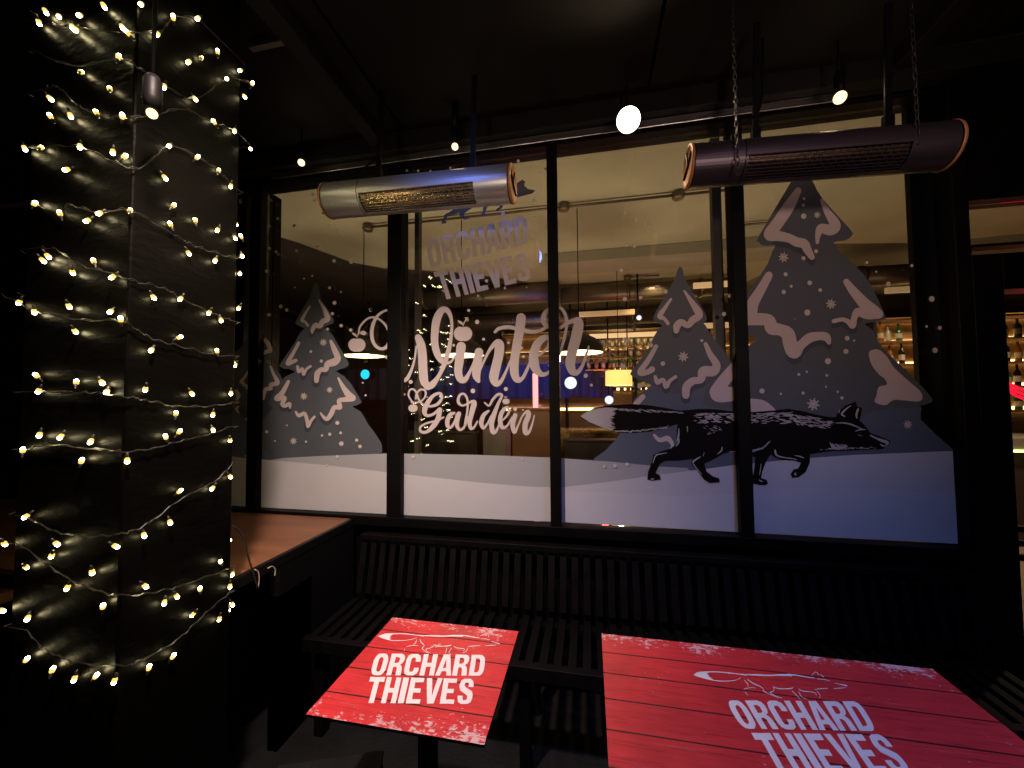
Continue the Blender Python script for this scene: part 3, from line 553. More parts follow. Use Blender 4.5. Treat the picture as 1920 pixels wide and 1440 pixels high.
# ------------------------------------------------------------------ heaters
M['heater_dim'] = mat('shaded_silver_shell', (.07, .058, .070), .4, .7, var=.15, scale=30, stretch=(.03, 1, 1), rvar=.05)  # silver shell colour darkened for the shade at the right heater
M['refl_dim'] = mat('shaded_gold_reflector', (.10, .07, .05), .4, 1, var=.3)  # reflector colour darkened for the same shade
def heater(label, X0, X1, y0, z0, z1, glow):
    HS, HR = (M['heater'], M['reflector']) if glow else (M['heater_dim'], M['refl_dim'])  # glow off picks the copies with shade in their colours
    r = .083; t = empty('patio_heater', (X0, y0, z0)); tag(t, label, 'heater', 'tube heaters hung under the roof')
    L = math.hypot(X1-X0, z1-z0); t.rotation_euler = (0, -math.atan2(z1-z0, X1-X0), 0)
    def arc(b, x0, x1, a0, a1, rr=r, n=22, flip=False):
        for i in range(n):
            p, q = a0+(a1-a0)*i/n, a0+(a1-a0)*(i+1)/n
            P = [(x0, rr*math.cos(p), rr*math.sin(p)), (x1, rr*math.cos(p), rr*math.sin(p)), (x1, rr*math.cos(q), rr*math.sin(q)), (x0, rr*math.cos(q), rr*math.sin(q))]
            b.face(P if not flip else P[::-1])
    R_ = math.radians; gx0, gx1 = .19*L, .83*L     # grille opening: front lower quarter (angle from +y axis: front = 180)
    a0, a1 = R_(193), R_(262)
    b = MB(); arc(b, .004, L*.21-.002, 0, 2*math.pi, n=48); arc(b, L*.21+.002, L*.86, a1, a0+2*math.pi, n=40); arc(b, L*.21+.002, gx0+.03*L, a0, a1); arc(b, gx1, L*.995, a0, a1); arc(b, L*.86, L*.995, a1, a0+2*math.pi, n=40)
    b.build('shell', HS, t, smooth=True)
    b = MB(); arc(b, L*.21-.002, L*.21+.002, 0, 2*math.pi, r-.0015, 40); b.build('seam', M['black'], t, smooth=True)
    b = MB()                                       # concave reflector behind the grille
    arc(b, gx0+.02, gx1, R_(130), R_(330), r*.82, 20); b.build('reflector', HR, t, smooth=True)
    b = MB(); b.tube([(gx0+.03, -.02, -.02), (gx1-.01, -.02, -.02)], .009, 10); b.build('heating_element', M['alu'], t, smooth=True)
    g = MB(); g.v = []                             # brick-pattern wire grille
    rows = 8; st = .026; xs = gx0+.035*L
    for i in range(rows+1):
        a = a0+(a1-a0)*i/rows
        g.tube([(xs-.01, r*math.cos(a), r*math.sin(a)), (gx1, r*math.cos(a), r*math.sin(a))], .0016, 5)
        if i < rows:
            b2 = a+(a1-a0)/rows; n = int((gx1-xs)/st)
            for k in range(n+1):
                x = xs+(k+.5*(i % 2))*st
                if x < gx1: g.tube([(x, r*math.cos(a), r*math.sin(a)), (x, r*math.cos(b2), r*math.sin(b2))], .0015, 4, caps=False)
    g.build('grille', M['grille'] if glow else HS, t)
    for x, s in ((0, -1), (L, 1)):
        b = MB(); b.lathe([(r+.001, 0), (r+.003, s*.004), (r+.002, s*.010), (r-.008, s*.012), (r-.010, s*.006), (0.001, s*.004)], (x, 0, 0), 40, 'x'); b.build('end_cap', M['ember'], t, smooth=True)
        b = MB()
        for ang in (-.25, 1.2, 2.7):
            b.tube([(x+s*.009, 0, 0), (x+s*.009, (r-.012)*math.cos(ang), (r-.012)*math.sin(ang))], .004, 6)
        b.build('cap_spoke', M['black'], t)
    for x in (.28*L, .80*L):
        b = MB(); b.box((x-.016, -.012, r-.006), (x+.016, .012, r+.055)); b.box((x-.012, -.006, r+.055), (x+.012, .006, 3.05-z0)); b.build('bracket', M['black'], t, bevel=.002)
    b = MB(); pts = smooth([(.19*L, 0, r-.005), (.18*L, .0, r+.03), (.21*L, -.005, r+.07), (.27*L, -.01, r+.10), (.30*L, -.01, r+.17), (.305*L, 0, r+.42)], 6, False)
    b.tube(pts, .005, 8); b.build('cable', M['black'], t, smooth=True)
    return t
heater('silver tube heater hanging at left above the winter lettering', -1.25, -.33, 1.68, 2.515, 2.492, 1)
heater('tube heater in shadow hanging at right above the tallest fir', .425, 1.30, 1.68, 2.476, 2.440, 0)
# ------------------------------------------------------------------ hanging lamps
def pendant_lamp(label, px, py, Y, r, mt, e, cord=.0):
    p = PY(px, py, Y); t = empty('hanging_lamp', tuple(p)); tag(t, label, 'lamp', 'bare bulbs hanging under the roof')
    b = MB(); n = 10
    b.lathe([(max(.0004, r*math.sin(math.pi*k/n)), -r*math.cos(math.pi*k/n)) for k in range(n+1)], n=20); b.build('bulb', M[mt], t, smooth=True)
    b = MB(); b.lathe([(.010, r*.9), (.018, r*.95), (.020, r+.03), (.020, r+.075), (.012, r+.09), (.0005, r+.09)], n=20); b.build('lampholder', M['black'], t, smooth=True)
    b = MB(); b.tube([(0, 0, r+.085), (0, 0, max(r+.09, 3.055-p[2]))], .005 if not cord else cord, 8); b.build('flex', M['black'], t, smooth=True)
    l = lamp('lamp_light', 'POINT', (0, 0, 0), e, (1, .74, .46), r+.002); l.parent = t
    return t
p = PY(1178, 225, 1.86); t = empty('spotlight', tuple(p)); tag(t, 'brightest lamp, a round spotlight shining out from above the middle panes', 'spotlight')
aim = (Vector((-.15, .2, 1.6))-Vector(tuple(p))).normalized(); rot = aim.to_track_quat('Z', 'Y').to_euler()
b = MB(); b.lathe([(.001, -.12), (.030, -.12), (.050, -.10), (.058, -.02), (.060, .0), (.056, .0), (.053, -.012)], n=32); o = b.build('housing', M['black'], t, smooth=True); o.rotation_euler = rot
b = MB(); b.lathe([(.0545, -.008), (.04, -.002), (.001, .002)], n=32); o = b.build('lens', M['lampbig'], t, smooth=True); o.rotation_euler = rot
b = MB(); b.tube([(0, .0, .03), (0, .055, .08), (0, .055, 3.055-p[2])], .007, 8); b.build('bracket', M['black'], t)
l = lamp('spotlight_beam', 'SPOT', tuple(Vector(tuple(p))+aim*.01), 14, (1, .76, .50), .04, tuple(Vector(tuple(p))+aim), 165, .5)
pendant_lamp('small bare bulb on a thick stem above the silver heater', 853, 275, 1.86, .017, 'lampglass', 1.6, .016)
pendant_lamp('small bare bulb just left of the silver heater', 565, 305, 1.86, .018, 'lampglass', 1.2)
pendant_lamp('bare bulb hanging above the right-hand dim heater', 1575, 183, 1.86, .024, 'lampglass', 3.2)
pendant_lamp('bare bulb in front of the column beside its upper fairy lights', 285, 213, .78, .012, 'lampglass', .08)
def chain(label, px, y0, Y, z0, z1, n):
    p = PY(px, y0, Y); b = MB(); 
    for k in range(n):
        z = z0+(z1-z0)*k/(n-1); s = .5*abs(z1-z0)/n*1.35
        ring = [(math.cos(a)*.006, 0, math.sin(a)*s) if k % 2 else (0, math.cos(a)*.006, math.sin(a)*s) for a in [2*math.pi*j/10 for j in range(11)]]
        b.tube([(q[0], q[1], q[2]+z-p[2]) for q in ring], .0016, 5, caps=False)
    o = b.build('chain', M['chain'], smooth=True); o.location = tuple(p); return tag(o, label, 'chain', 'hanging chains')
z_ = lambda px, py, Y: PY(px, py, Y)[2]
chain('steel chain hanging from roof above the right heater end', 1715, 130, 1.6, 3.055, z_(1715, 262, 1.6), 22)
chain('short steel chain hanging in front of the tallest fir pane', 1383, 300, 1.58, 3.055, z_(1383, 322, 1.58), 30)
# ------------------------------------------------------------------ column with fairy lights
CA, CYF, CYB, CXL = -1.25, .834, 1.168, -1.645
b = MB(); b.box((CXL, CYF, 0), (CA, CYB, 3.055)); co = b.build('column', M['column'], bevel=.006); tag(co, 'black square column wrapped in strings of warm fairy lights', 'column')
def on_col(px, py, d=.013):
    """point just off the column face that the pixel falls on"""
    xe = 235+max(0, (1000-py))*.012
    if px < xe:
        p = PY(px, py, CYF-d); p[0] = min(p[0], CA+d)
        return p, Vector((0, -1, 0))
    p = PX(px, py, CA+d)
    if p[1] > CYB+.03: p = PY(px, py, CYB+.03)
    return p, Vector((1, 0, 0))
z1 = lambda P: [(x/2.88, y/2.88) for x, y in P]
z2 = lambda P: [(x/2.88, y/2.88+400) for x, y in P]
z3 = lambda P: [(x/2.6667, y/2.6667+900) for x, y in P]
UP = z1([(210, 120), (318, 88), (430, 82), (390, 145), (410, 160), (762, 22), (660, 145), (690, 178), (935, 95), (850, 185), (1070, 98), (1175, 280), (1020, 333), (1087, 313), (1298, 380), (1226, 425), (1362, 452), (1320, 520), (640, 308), (437, 388), (592, 480), (887, 467), (1052, 532), (270, 530), (272, 628), (380, 623), (520, 608), (660, 628), (1157, 660), (1267, 705), (1353, 802), (133, 800), (220, 797), (432, 790), (610, 820), (672, 845), (915, 787), (890, 958), (1065, 850), (1180, 922), (1247, 1003), (360, 915), (186, 1100), (323, 1153), (538, 1150), (702, 1137), (472, 1190), (937, 1110), (920, 1212), (1055, 1192), (1175, 1240), (1270, 1285), (1302, 1277), (1018, 1365), (1163, 1405), (1307, 1380), (258, 1382), (230, 1405), (505, 1410), (560, 30), (245, 60)])
MID = z2([(392, 317), (608, 342), (828, 452), (975, 460), (372, 500), (597, 530), (652, 573), (103, 480), (185, 530), (405, 635), (1130, 535), (1193, 575), (1290, 510), (968, 670), (818, 737), (1172, 745), (197, 877), (412, 912), (550, 912), (785, 948), (1035, 972), (1247, 970), (208, 958), (577, 962), (950, 1082), (1150, 1085), (968, 1180), (895, 1208), (1150, 1168), (1242, 1223), (213, 1195), (328, 1205), (490, 1230), (123, 1280), (440, 1338), (687, 1333), (1242, 1420)])
LOW = z3([(898, 57), (1063, 40), (130, 182), (850, 210), (720, 275), (282, 318), (258, 378), (577, 330), (1103, 410), (22, 318), (130, 435), (460, 460), (1163, 470), (1150, 530), (337, 537), (725, 530), (515, 632), (822, 612), (883, 580), (1000, 545), (965, 672), (138, 690), (1097, 693), (133, 898), (262, 950), (372, 993), (480, 980), (597, 1008), (745, 938), (865, 882), (8, 652)])
WU = [[(20, 30), (75, 45), (140, 50), (225, 62), (300, 58), (325, 32), (372, 36)], [(60, 95), (140, 125), (222, 110), (262, 128), (308, 160), (365, 185), (428, 148), (470, 157)],
 [(88, 165), (110, 165), (150, 200), (180, 212), (232, 222), (290, 215), (345, 205), (402, 232), (442, 246), (475, 280)], [(40, 275), (76, 277), (150, 275), (212, 303), (262, 315), (318, 275), (372, 296), (410, 322), (436, 350)],
 [(62, 382), (112, 400), (130, 385), (187, 399), (243, 395), (312, 432), (350, 455), (385, 468), (435, 483), (458, 480)]]
WM = [[(78, 465), (110, 470), (150, 497), (210, 513), (260, 530), (310, 542), (340, 560), (392, 585), (430, 600)], [(2, 552), (35, 568), (65, 583), (150, 600), (225, 603), (260, 622), (290, 637), (340, 650), (400, 665), (447, 668)],
 [(72, 733), (140, 736), (190, 738), (245, 745), (280, 752), (330, 762), (390, 762), (440, 755)], [(43, 845), (90, 835), (190, 843), (245, 847), (300, 838), (350, 825), (390, 815), (432, 800)]]
WL = [[(46, 968), (90, 990), (130, 1002), (180, 1005), (232, 1000), (280, 980), (340, 935), (400, 905), (437, 868)], [(3, 1019), (38, 1022), (90, 1060), (150, 1095), (200, 1112), (240, 1118), (300, 1108), (350, 1095), (430, 1066)],
 [(50, 1180), (75, 1210), (110, 1230), (140, 1242), (225, 1248), (260, 1240), (330, 1200), (370, 1165), (410, 1128), (438, 1108)]]
RB = random.Random(5)
M['bulb_halo'] = emis('amber_bulb_halo', (1, .66, .14), 1.3)  # glowing sleeve stands in for the yellow halo round each bulb
def bulb_mesh():
    b = MB(); n = 8; r = .0051
    b.lathe([(max(.0002, r*math.sin(math.pi*k/n)), -.004-r*1.15*math.cos(math.pi*k/n)) for k in range(n+1)], (0, 0, 0), 10)
    b.mi = 2; b.lathe([(.0030, -.0022), (.0056, -.0012), (.0062, .002), (.0048, .006), (.0030, .0075)], (0, 0, 0), 10)
    b.mi = 1; b.lathe([(.0030, .0070), (.0036, .008), (.0034, .017), (.0012, .020)], (0, 0, 0), 10)
    o = b.build('bulb', [M['bulb'], M['socket'], M['bulb_halo']], smooth=True); me = o.data; bpy.data.objects.remove(o); return me
BME = bulb_mesh()
def string(label, wires, bulbs, back, zr):
    base = Vector((CA, CYF, wires[-1][0][1]*0+zr[0])); t = empty('fairy_light_string', tuple(base)); tag(t, label, 'fairy lights', 'fairy light strings wound round the column')
    b = MB()
    for w in wires:
        pts = smooth(w, 8, False); P = []
        for i, q in enumerate(pts):
            p, _ = on_col(q[0], q[1], .009); P.append(Vector(p)-base+Vector((RB.uniform(-1, 1), RB.uniform(-1, 1), RB.uniform(-1.6, 1.6)))*.0014)
        b.tube(P, .0013, 5)
        P2 = [p+Vector((0, 0, .0035*math.sin(k*1.3))) for k, p in enumerate(P)]   # twisted pair
        b.tube([p+Vector((.002, -.002, .001)) for p in P2], .0011, 5)
        # carry the loop round the two unseen faces
        e = P[-1]+base; s = P[0]+base; d = .009
        loop = [(e.x, e.y, e.z), (CA+d, CYB+d, e.z), (CA-.1, CYB+d, e.z-.03), (CXL+.1, CYB+d, e.z-.03), (CXL-d, CYB+d, e.z), (CXL-d, CYF-d, s.z), (max(s.x, CXL-d), CYF-d, s.z)]
        b.tube([Vector(q)-base for q in loop], .0013, 5)
    b.build('wire', M['wire'], t)
    for (x, y) in bulbs:
        p, nrm = on_col(x, y)
        o = bpy.data.objects.new('bulb', BME); col.objects.link(o); o.parent = t; o.location = Vector(p)-base
        o.rotation_euler = (RB.uniform(-.7, .7), RB.uniform(-.7, .7)+(3.1 if RB.random() < .35 else 0), 0)
    for k in range(back):
        if RB.random() < .8: p = Vector((RB.uniform(CXL, CA), CYB+.013, RB.uniform(*zr)))
        else: p = Vector((CXL-.013, RB.uniform(CYF, CYB), RB.uniform(*zr)))
        o = bpy.data.objects.new('bulb', BME); col.objects.link(o); o.parent = t; o.location = p-base; o.rotation_euler = (RB.uniform(-.7, .7), RB.uniform(-.7, .7), 0)
    return t
string('topmost fairy light string on the black column, bulbs thickly scattered', WU, UP, 38, (1.85, 2.9))
string('middle fairy light string on the black column, level with the fir decals', WM, MID, 50, (1.2, 1.85))
string('lowest fairy light string on the column, sagging in three loops', WL, LOW, 34, (.7, 1.2))
# ------------------------------------------------------------------ wooden counter on the left
ct = empty('wall_counter', (-1.37, 2.0, 0)); tag(ct, 'worn brown wooden counter behind the lit column', 'counter'); cof = Vector((-1.37, 2.0, 0))
b = MB(); b.box((-4.2, 1.19, .805), (-1.372, 2.055, .835)); off(b, cof).build('counter_top', M['counter'], ct, bevel=.003)
b = MB(); b.box((-1.372, 1.19, .79), (-1.350, 2.055, .834)); off(b, cof).build('edge_trim', M['blackwood'], ct, bevel=.002)
q0 = PZ(440, 1118, .72); q1 = PZ(525, 1052, .72)
b = MB(); b.box((-3.2, 1.19, .70), (q1[0]+.01, q1[1], .715)); off(b, cof).build('shelf', M['counter'], ct)
b = MB(); b.box((-3.8, 1.6, 0), (-1.60, 2.05, .70)); off(b, cof).build('cabinet', M['black'], ct)
b = MB(); b.box((-1.40, 1.5, 0), (-1.352, 2.05, .788)); b.box((-1.40, q1[1]+.004, .0), (-1.352, 1.5, .66)); off(b, cof).build('side_panel', M['blackwood'], ct)
pc = [PX(x, y, -1.335) for x, y in ((437, 985), (455, 1005), (463, 1035), (470, 1060), (478, 1085), (484, 1104))]
b = MB(); b.tube(smooth([tuple(p) for p in pc], 5, False), .0035, 6); tag(b.build('power_cord', M['cord'], smooth=True), 'dark cord drooping over the counter edge beside the column', 'cord')
for k, (pp, lb) in enumerate(((((484, 1102), (486, 1085), (484, 1072), (478, 1068)), 'pale cable end curling under the counter, nearest the column'), (((502, 1066), (510, 1062), (516, 1068), (515, 1080)), 'pale cable loop curling under the counter, farthest from column'))):
    P = [PX(x, y, -1.343) for x, y in pp]; b = MB(); b.tube(smooth([tuple(p) for p in P], 5, False), .0022, 6)
    tag(b.build('cable_loop', M['whitecable'], smooth=True), lb, 'cable', 'pale cables under the counter')
# small table with a tub at the far left
tb = empty('side_table', (-2.2, .95, 0)); tag(tb, 'brown wooden table edge at the far left behind the column', 'table')
b = MB(); b.box((-.55, -.2, .765), (.02, .17, .80)); b.build('table_top', M['counter'], tb, bevel=.003)
b = MB(); b.tube([(-.26, 0, .03), (-.26, 0, .765)], .03, 12); b.lathe([(.001, .03), (.20, .028), (.22, .012), (.22, 0), (.001, 0)], (-.26, 0, 0), 24); b.build('pedestal', M['black'], tb, smooth=True)
tub = empty('plastic_tub', (-2.30, .98, .802)); tag(tub, 'green plastic tub with yellow rim on the far left table', 'tub')
b = MB(); b.lathe([(.001, .002), (.085, 0), (.09, .004), (.112, .14), (.108, .14), (.086, .006), (.001, .005)], n=28); b.build('body', M['green'], tub, smooth=True)
b = MB(); b.lathe([(.111, .138), (.122, .140), (.125, .15), (.122, .158), (.106, .158), (.107, .142)], n=28); b.build('rim', M['yellow'], tub, smooth=True)
ash = empty('metal_dish', (-2.12, .86, .802)); tag(ash, 'small round steel dish on the far left table', 'dish')
b = MB(); b.lathe([(.001, .004), (.05, .003), (.052, .0), (.06, .004), (.066, .028), (.070, .03), (.064, .031), (.056, .006), (.001, .006)], n=28); b.build('bowl', M['alu'], ash, smooth=True)
# ------------------------------------------------------------------ slatted bench
bn = empty('slatted_bench', (0, 1.8, 0)); tag(bn, 'long dark slatted bench with slatted backrest under the windows', 'bench'); bof = Vector((0, 1.8, 0))
X0b, X1b = -1.27, 1.60
k = X0b
while k < X1b-.05:
    b = MB(); y1 = 1.93
    b.box((k, 1.592, .434), (k+.034, y1, .452)); off(b, bof).build('seat_slat', M['slatwood'], bn, bevel=.002)
    b = MB(); b.v = []
    for dz in ((.50, 1.955), (.715, 2.005)): pass
    n0 = [(k, 1.945, .47), (k+.034, 1.945, .47), (k+.034, 2.005, .74), (k, 2.005, .74), (k, 1.963, .466), (k+.034, 1.963, .466), (k+.034, 2.023, .736), (k, 2.023, .736)]
    b.v = n0; b.f = [(0, 1, 2, 3), (5, 4, 7, 6), (4, 0, 3, 7), (1, 5, 6, 2), (4, 5, 1, 0), (3, 2, 6, 7)]; b.m = [0]*6
    off(b, bof).build('back_slat', M['slatwood'], bn, bevel=.002)
    k += .0585
b = MB(); b.box((X0b-.01, 1.555, .40), (X1b, 1.590, .456)); off(b, bof).build('front_rail', M['slatwood'], bn, bevel=.003)
b = MB(); b.box((X0b, 1.985, .742), (X1b, 2.04, .772)); off(b, bof).build('top_rail', M['slatwood'], bn, bevel=.003)
b = MB(); b.box((X0b, 1.60, .37), (X1b, 1.63, .433)); b.box((X0b, 1.88, .37), (X1b, 1.93, .433)); off(b, bof).build('seat_frame', M['black'], bn)
for x in (X0b+.02, -.3, .65, 1.54):
    for y in (1.60, 1.90):
        b = MB(); b.box((x, y, 0), (x+.045, y+.045, .369)); off(b, bof).build('leg', M['black'], bn, bevel=.002)
# ------------------------------------------------------------------ branded tables
def tile_mat(name, ox, oy, w, d, grooves, seed):
    m = bpy.data.materials.new(name); m.use_nodes = True; t = m.node_tree; n = t.nodes; L = t.links; p = n['Principled BSDF']
    tc = n.new('ShaderNodeTexCoord'); sp = n.new('ShaderNodeSeparateXYZ'); L.new(tc.outputs['Object'], sp.inputs[0])
    def math_(op, a, b_=None, c=None):
        q = n.new('ShaderNodeMath'); q.operation = op
        for i, v in enumerate((a, b_, c)):
            if v is None: continue
            if isinstance(v, (int, float)): q.inputs[i].default_value = v
            else: L.new(v, q.inputs[i])
        return q.outputs[0]
    def noise(scale, stretch, det=6, off_=0.):
        mp = n.new('ShaderNodeMapping'); mp.inputs['Scale'].default_value = stretch; mp.inputs['Location'].default_value = (seed*3.1+off_, seed*1.7, 0)
        L.new(tc.outputs['Object'], mp.inputs[0]); q = n.new('ShaderNodeTexNoise'); q.inputs['Scale'].default_value = scale; q.inputs['Detail'].default_value = det; q.inputs['Roughness'].default_value = .65
        L.new(mp.outputs[0], q.inputs['Vector']); return q.outputs['Fac']
    def ramp(v, a, b_):
        q = n.new('ShaderNodeMapRange'); q.inputs[1].default_value = a; q.inputs[2].default_value = b_; L.new(v, q.inputs[0]); return q.outputs[0]
    def mix(f, a, b_):
        q = n.new('ShaderNodeMix'); q.data_type = 'RGBA'; L.new(f, q.inputs[0])
        for i, v in ((6, a), (7, b_)):
            if isinstance(v, tuple): q.inputs[i].default_value = (*v, 1)
            else: L.new(v, q.inputs[i])
        return q.outputs[2]
    grain = noise(9, (1, 9, 1)); base = mix(grain, (.44, .018, .022), (.80, .042, .048))
    fine = ramp(noise(26, (.5, 8, 1)), .54, .70); base = mix(math_('MULTIPLY', fine, .7), base, (.16, .006, .012))
    y = sp.outputs[1]
    # pale scuffs along front and back edges
    ef = ramp(y, oy-d/2+.10, oy-d/2+.0); eb = ramp(y, oy+d/2-.085, oy+d/2)
    ed = math_('MAXIMUM', math_('MULTIPLY', ef, .20), math_('MULTIPLY', eb, .20))
    sc1 = noise(66, (1, 1.9, 1), 9, 4.); bl = noise(7, (1, 1, 1), 2, 9.)
    v = math_('ADD', math_('ADD', sc1, math_('MULTIPLY', ed, 1.15)), math_('MULTIPLY', math_('SUBTRACT', bl, .5), .55))
    scuff = ramp(v, .715, .76); base = mix(math_('MULTIPLY', scuff, .62), base, (.78, .70, .68))
    wear = ramp(noise(15, (.5, 5, 1), 7, 2.), .60, .72); base = mix(math_('MULTIPLY', wear, .16), base, (.70, .45, .45))
    stain = ramp(noise(3.2, (1, 1, 1), 3, 6.), .5, .68); base = mix(math_('MULTIPLY', stain, .45), base, (.30, .012, .022))
    speck = ramp(noise(75, (1, 1.6, 1), 3, 12.), .735, .76); base = mix(math_('MULTIPLY', speck, .7), base, (.78, .68, .66))
    base2 = base; gm = None
    for g in grooves:
        dd = math_('ABSOLUTE', math_('SUBTRACT', math_('ADD', y, math_('MULTIPLY', math_('SUBTRACT', grain, .5), .0015)), g)); q = ramp(dd, .0032, .0014)
        gm = q if gm is None else math_('MAXIMUM', gm, q)
    base2 = mix(gm, base2, (.03, .004, .006)); L.new(base2, p.inputs['Base Color'])
    p.inputs['Roughness'].default_value = .42; p.inputs['Specular IOR Level'].default_value = .45
    bp = n.new('ShaderNodeBump'); bp.inputs['Strength'].default_value = .25; bp.inputs['Distance'].default_value = .002
    L.new(math_('SUBTRACT', grain, math_('MULTIPLY', gm, 1.5)), bp.inputs['Height']); L.new(bp.outputs[0], p.inputs['Normal'])
    return m
TZ = .75
fox_lines = [
 [(128, 290, 5), (260, 222, 7), (420, 205, 9), (600, 200, 8), (760, 208, 8), (900, 228, 8), (1030, 250, 7), (1120, 262, 12), (1170, 280, 6)],
 [(150, 305, 5), (300, 375, 8), (450, 425, 8), (600, 432, 6), (760, 420, 5), (900, 385, 4), (1010, 330, 3)],
 [(1150, 262, 8), (1300, 262, 12), (1450, 270, 14), (1640, 275, 12), (1800, 262, 14), (1950, 260, 18), (2050, 272, 14)],
 [(1012, 400, 4), (990, 500, 6), (940, 565, 4)], [(1090, 380, 5), (1110, 470, 8), (1180, 560, 6), (1190, 610, 5), (1150, 680, 7), (1200, 760, 5), (1290, 850, 4)],
 [(790, 640, 4), (860, 610, 6), (980, 590, 5), (1060, 600, 3)], [(760, 700, 4), (740, 780, 4)], [(1420, 570, 4), (1400, 620, 6), (1320, 680, 5), (1240, 710, 7), (1270, 790, 5), (1350, 850, 4)],
 [(1430, 560, 5), (1500, 605, 8), (1640, 612, 8), (1780, 590, 8)]]
def tile_fox(b, dst, f, scale):
    src = [tail, nose, foot]; mx = affine(src, dst)
    def mp(P, k): return [tuple(np.array([p[0], p[1], 1])@mx)+tuple(max(.25, v*k) for v in p[2:]) for p in P]
    for l in fox_lines: stroke(b, mp(A(l), scale), 0, n=5, f=f, cap=6)
    for l in ([(100, 560, 4), (200, 545, 6), (250, 520, 4)], [(160, 600, 4), (150, 700, 5), (135, 790, 3)], [(260, 620, 4), (210, 740, 4), (255, 800, 3)], [(310, 560, 5), (360, 605, 6), (480, 622, 5), (532, 650, 4), (500, 700, 4)], [(600, 600, 4), (570, 700, 4), (500, 760, 4)],
              [(600, 560, 4), (720, 545, 6), (850, 535, 4)], [(950, 535, 3), (1050, 528, 6), (1180, 515, 3)], [(838, 235, 4), (900, 190, 5), (975, 160, 4), (960, 230, 5)], [(1000, 210, 4), (1010, 270, 5)], [(1080, 410, 3), (1160, 440, 6), (1240, 470, 10)],
              [(420, 215, 8), (560, 240, 10), (700, 275, 8), (820, 300, 6)], [(850, 320, 4), (960, 330, 5), (1040, 360, 3)]):
        stroke(b, mp(B(l), scale), 0, n=4, f=f, cap=6)
    t = mp(tailtip, 1); R = random.Random(2)
    def ff(x, y): return f(x, y, .0000)
    poly(b, [(p[0], p[1]) for p in t], 0, (), ff)
def branded(label, x0, x1, y0, y1, quads, foxdst, fs, gr, seed, th=.007):
    cx, cy = (x0+x1)/2, (y0+y1)/2; o3 = Vector((cx, cy, 0)); t = empty('bar_table', tuple(o3)); tag(t, label, 'table', 'red plank-print tables in front of the bench')
    b = MB(); b.mi = 0; b.box((x0-cx, y0-cy, TZ-th), (x1-cx, y1-cy, TZ)); b.m = [1, 0, 1, 1, 1, 1]; top = b.build('table_top', [tile_mat('red_plank_print', 0, 0, x1-x0, y1-y0, [g-cy for g in gr], seed), M['black']], t)
    fT = lambda x, y, d=0.: PZ(x, y, TZ+.0006+d)-np.array([cx, cy, 0])
    b = MB()
    for w, q, s in zip(('ORCHARD', 'THIEVES'), quads, (3, 4)): word(b, w, q, lambda x, y: fT(x, y), rough=.006, seed=s)
    b.build('printed_lettering', M['tiletext'], top)
    b = MB(); tile_fox(b, foxdst, lambda x, y, d=0.: PZ(x, y, TZ+.0006+d)-np.array([cx, cy, 0]), fs); b.build('fox_print', M['tiletext'], top)
    b = MB(); b.box((x0-cx+.03, y0-cy+.03, TZ-th-.025), (x1-cx-.03, y1-cy-.03, TZ-th-.001)); b.build('under_frame', M['black'], t)
    for px_ in ((0,) if x1-x0 < .6 else (-.28, .28)):
        b = MB(); b.tube([(px_, 0, .02), (px_, 0, TZ-th-.026)], .028, 16); b.build('pedestal', M['black'], t, smooth=True)
        b = MB(); b.box((px_-.21, -.035, 0), (px_+.21, .035, .02)); b.box((px_-.035, -.21, .0203), (px_+.035, .21, .032)); b.build('foot', M['black'], t, bevel=.004)
    return t
branded('small square red plank-print table with white lettering, left of the wide one', -.6955, -.2415, .862, 1.291,
        [[(705, 1225), (911, 1228), (906, 1267), (693, 1266)], [(695, 1269), (890, 1273), (884, 1320), (682, 1318)]], [(709, 1193), (938, 1207), (803, 1227)], .42, (1.218, 1.127, 1.033, .939), 1)
branded('wide red plank-print table with clipped corner view at the lower right', .028, .938, .72, 1.329,
        [[(1360, 1313), (1611, 1315), (1645, 1371), (1391, 1366)], [(1409, 1374), (1657, 1377), (1712, 1449), (1449, 1446)]], [(1301, 1266), (1590, 1286), (1465, 1312)], .5, (1.235, 1.145, 1.05, .955, .86), 2)
# metal stool by the left table
st = empty('metal_stool', (-.72, .93, 0)); st.rotation_euler = (0, 0, .35); tag(st, 'dark steel stool with splayed legs left of the small red table', 'stool')
b = MB(); b.box((-.15, -.15, .44), (.15, .15, .455)); b.build('seat', mat('dull_gunmetal', (.010, .010, .011), .5, .2, spec=.2), st, bevel=.006)
for sx in (-1, 1):
    for sy in (-1, 1):
        b = MB(); b.tube([(sx*.13, sy*.13, .44), (sx*.19, sy*.19, .0)], [.016, .012], 6); b.build('leg', bpy.data.materials['dull_gunmetal'], st)
b = MB()
for a, c in (((-1, -1), (1, -1)), ((1, -1), (1, 1)), ((1, 1), (-1, 1)), ((-1, 1), (-1, -1))):
    b.tube([(a[0]*.163, a[1]*.163, .2), (c[0]*.163, c[1]*.163, .2)], .006, 6)
b.build('foot_rail', bpy.data.materials['dull_gunmetal'], st)
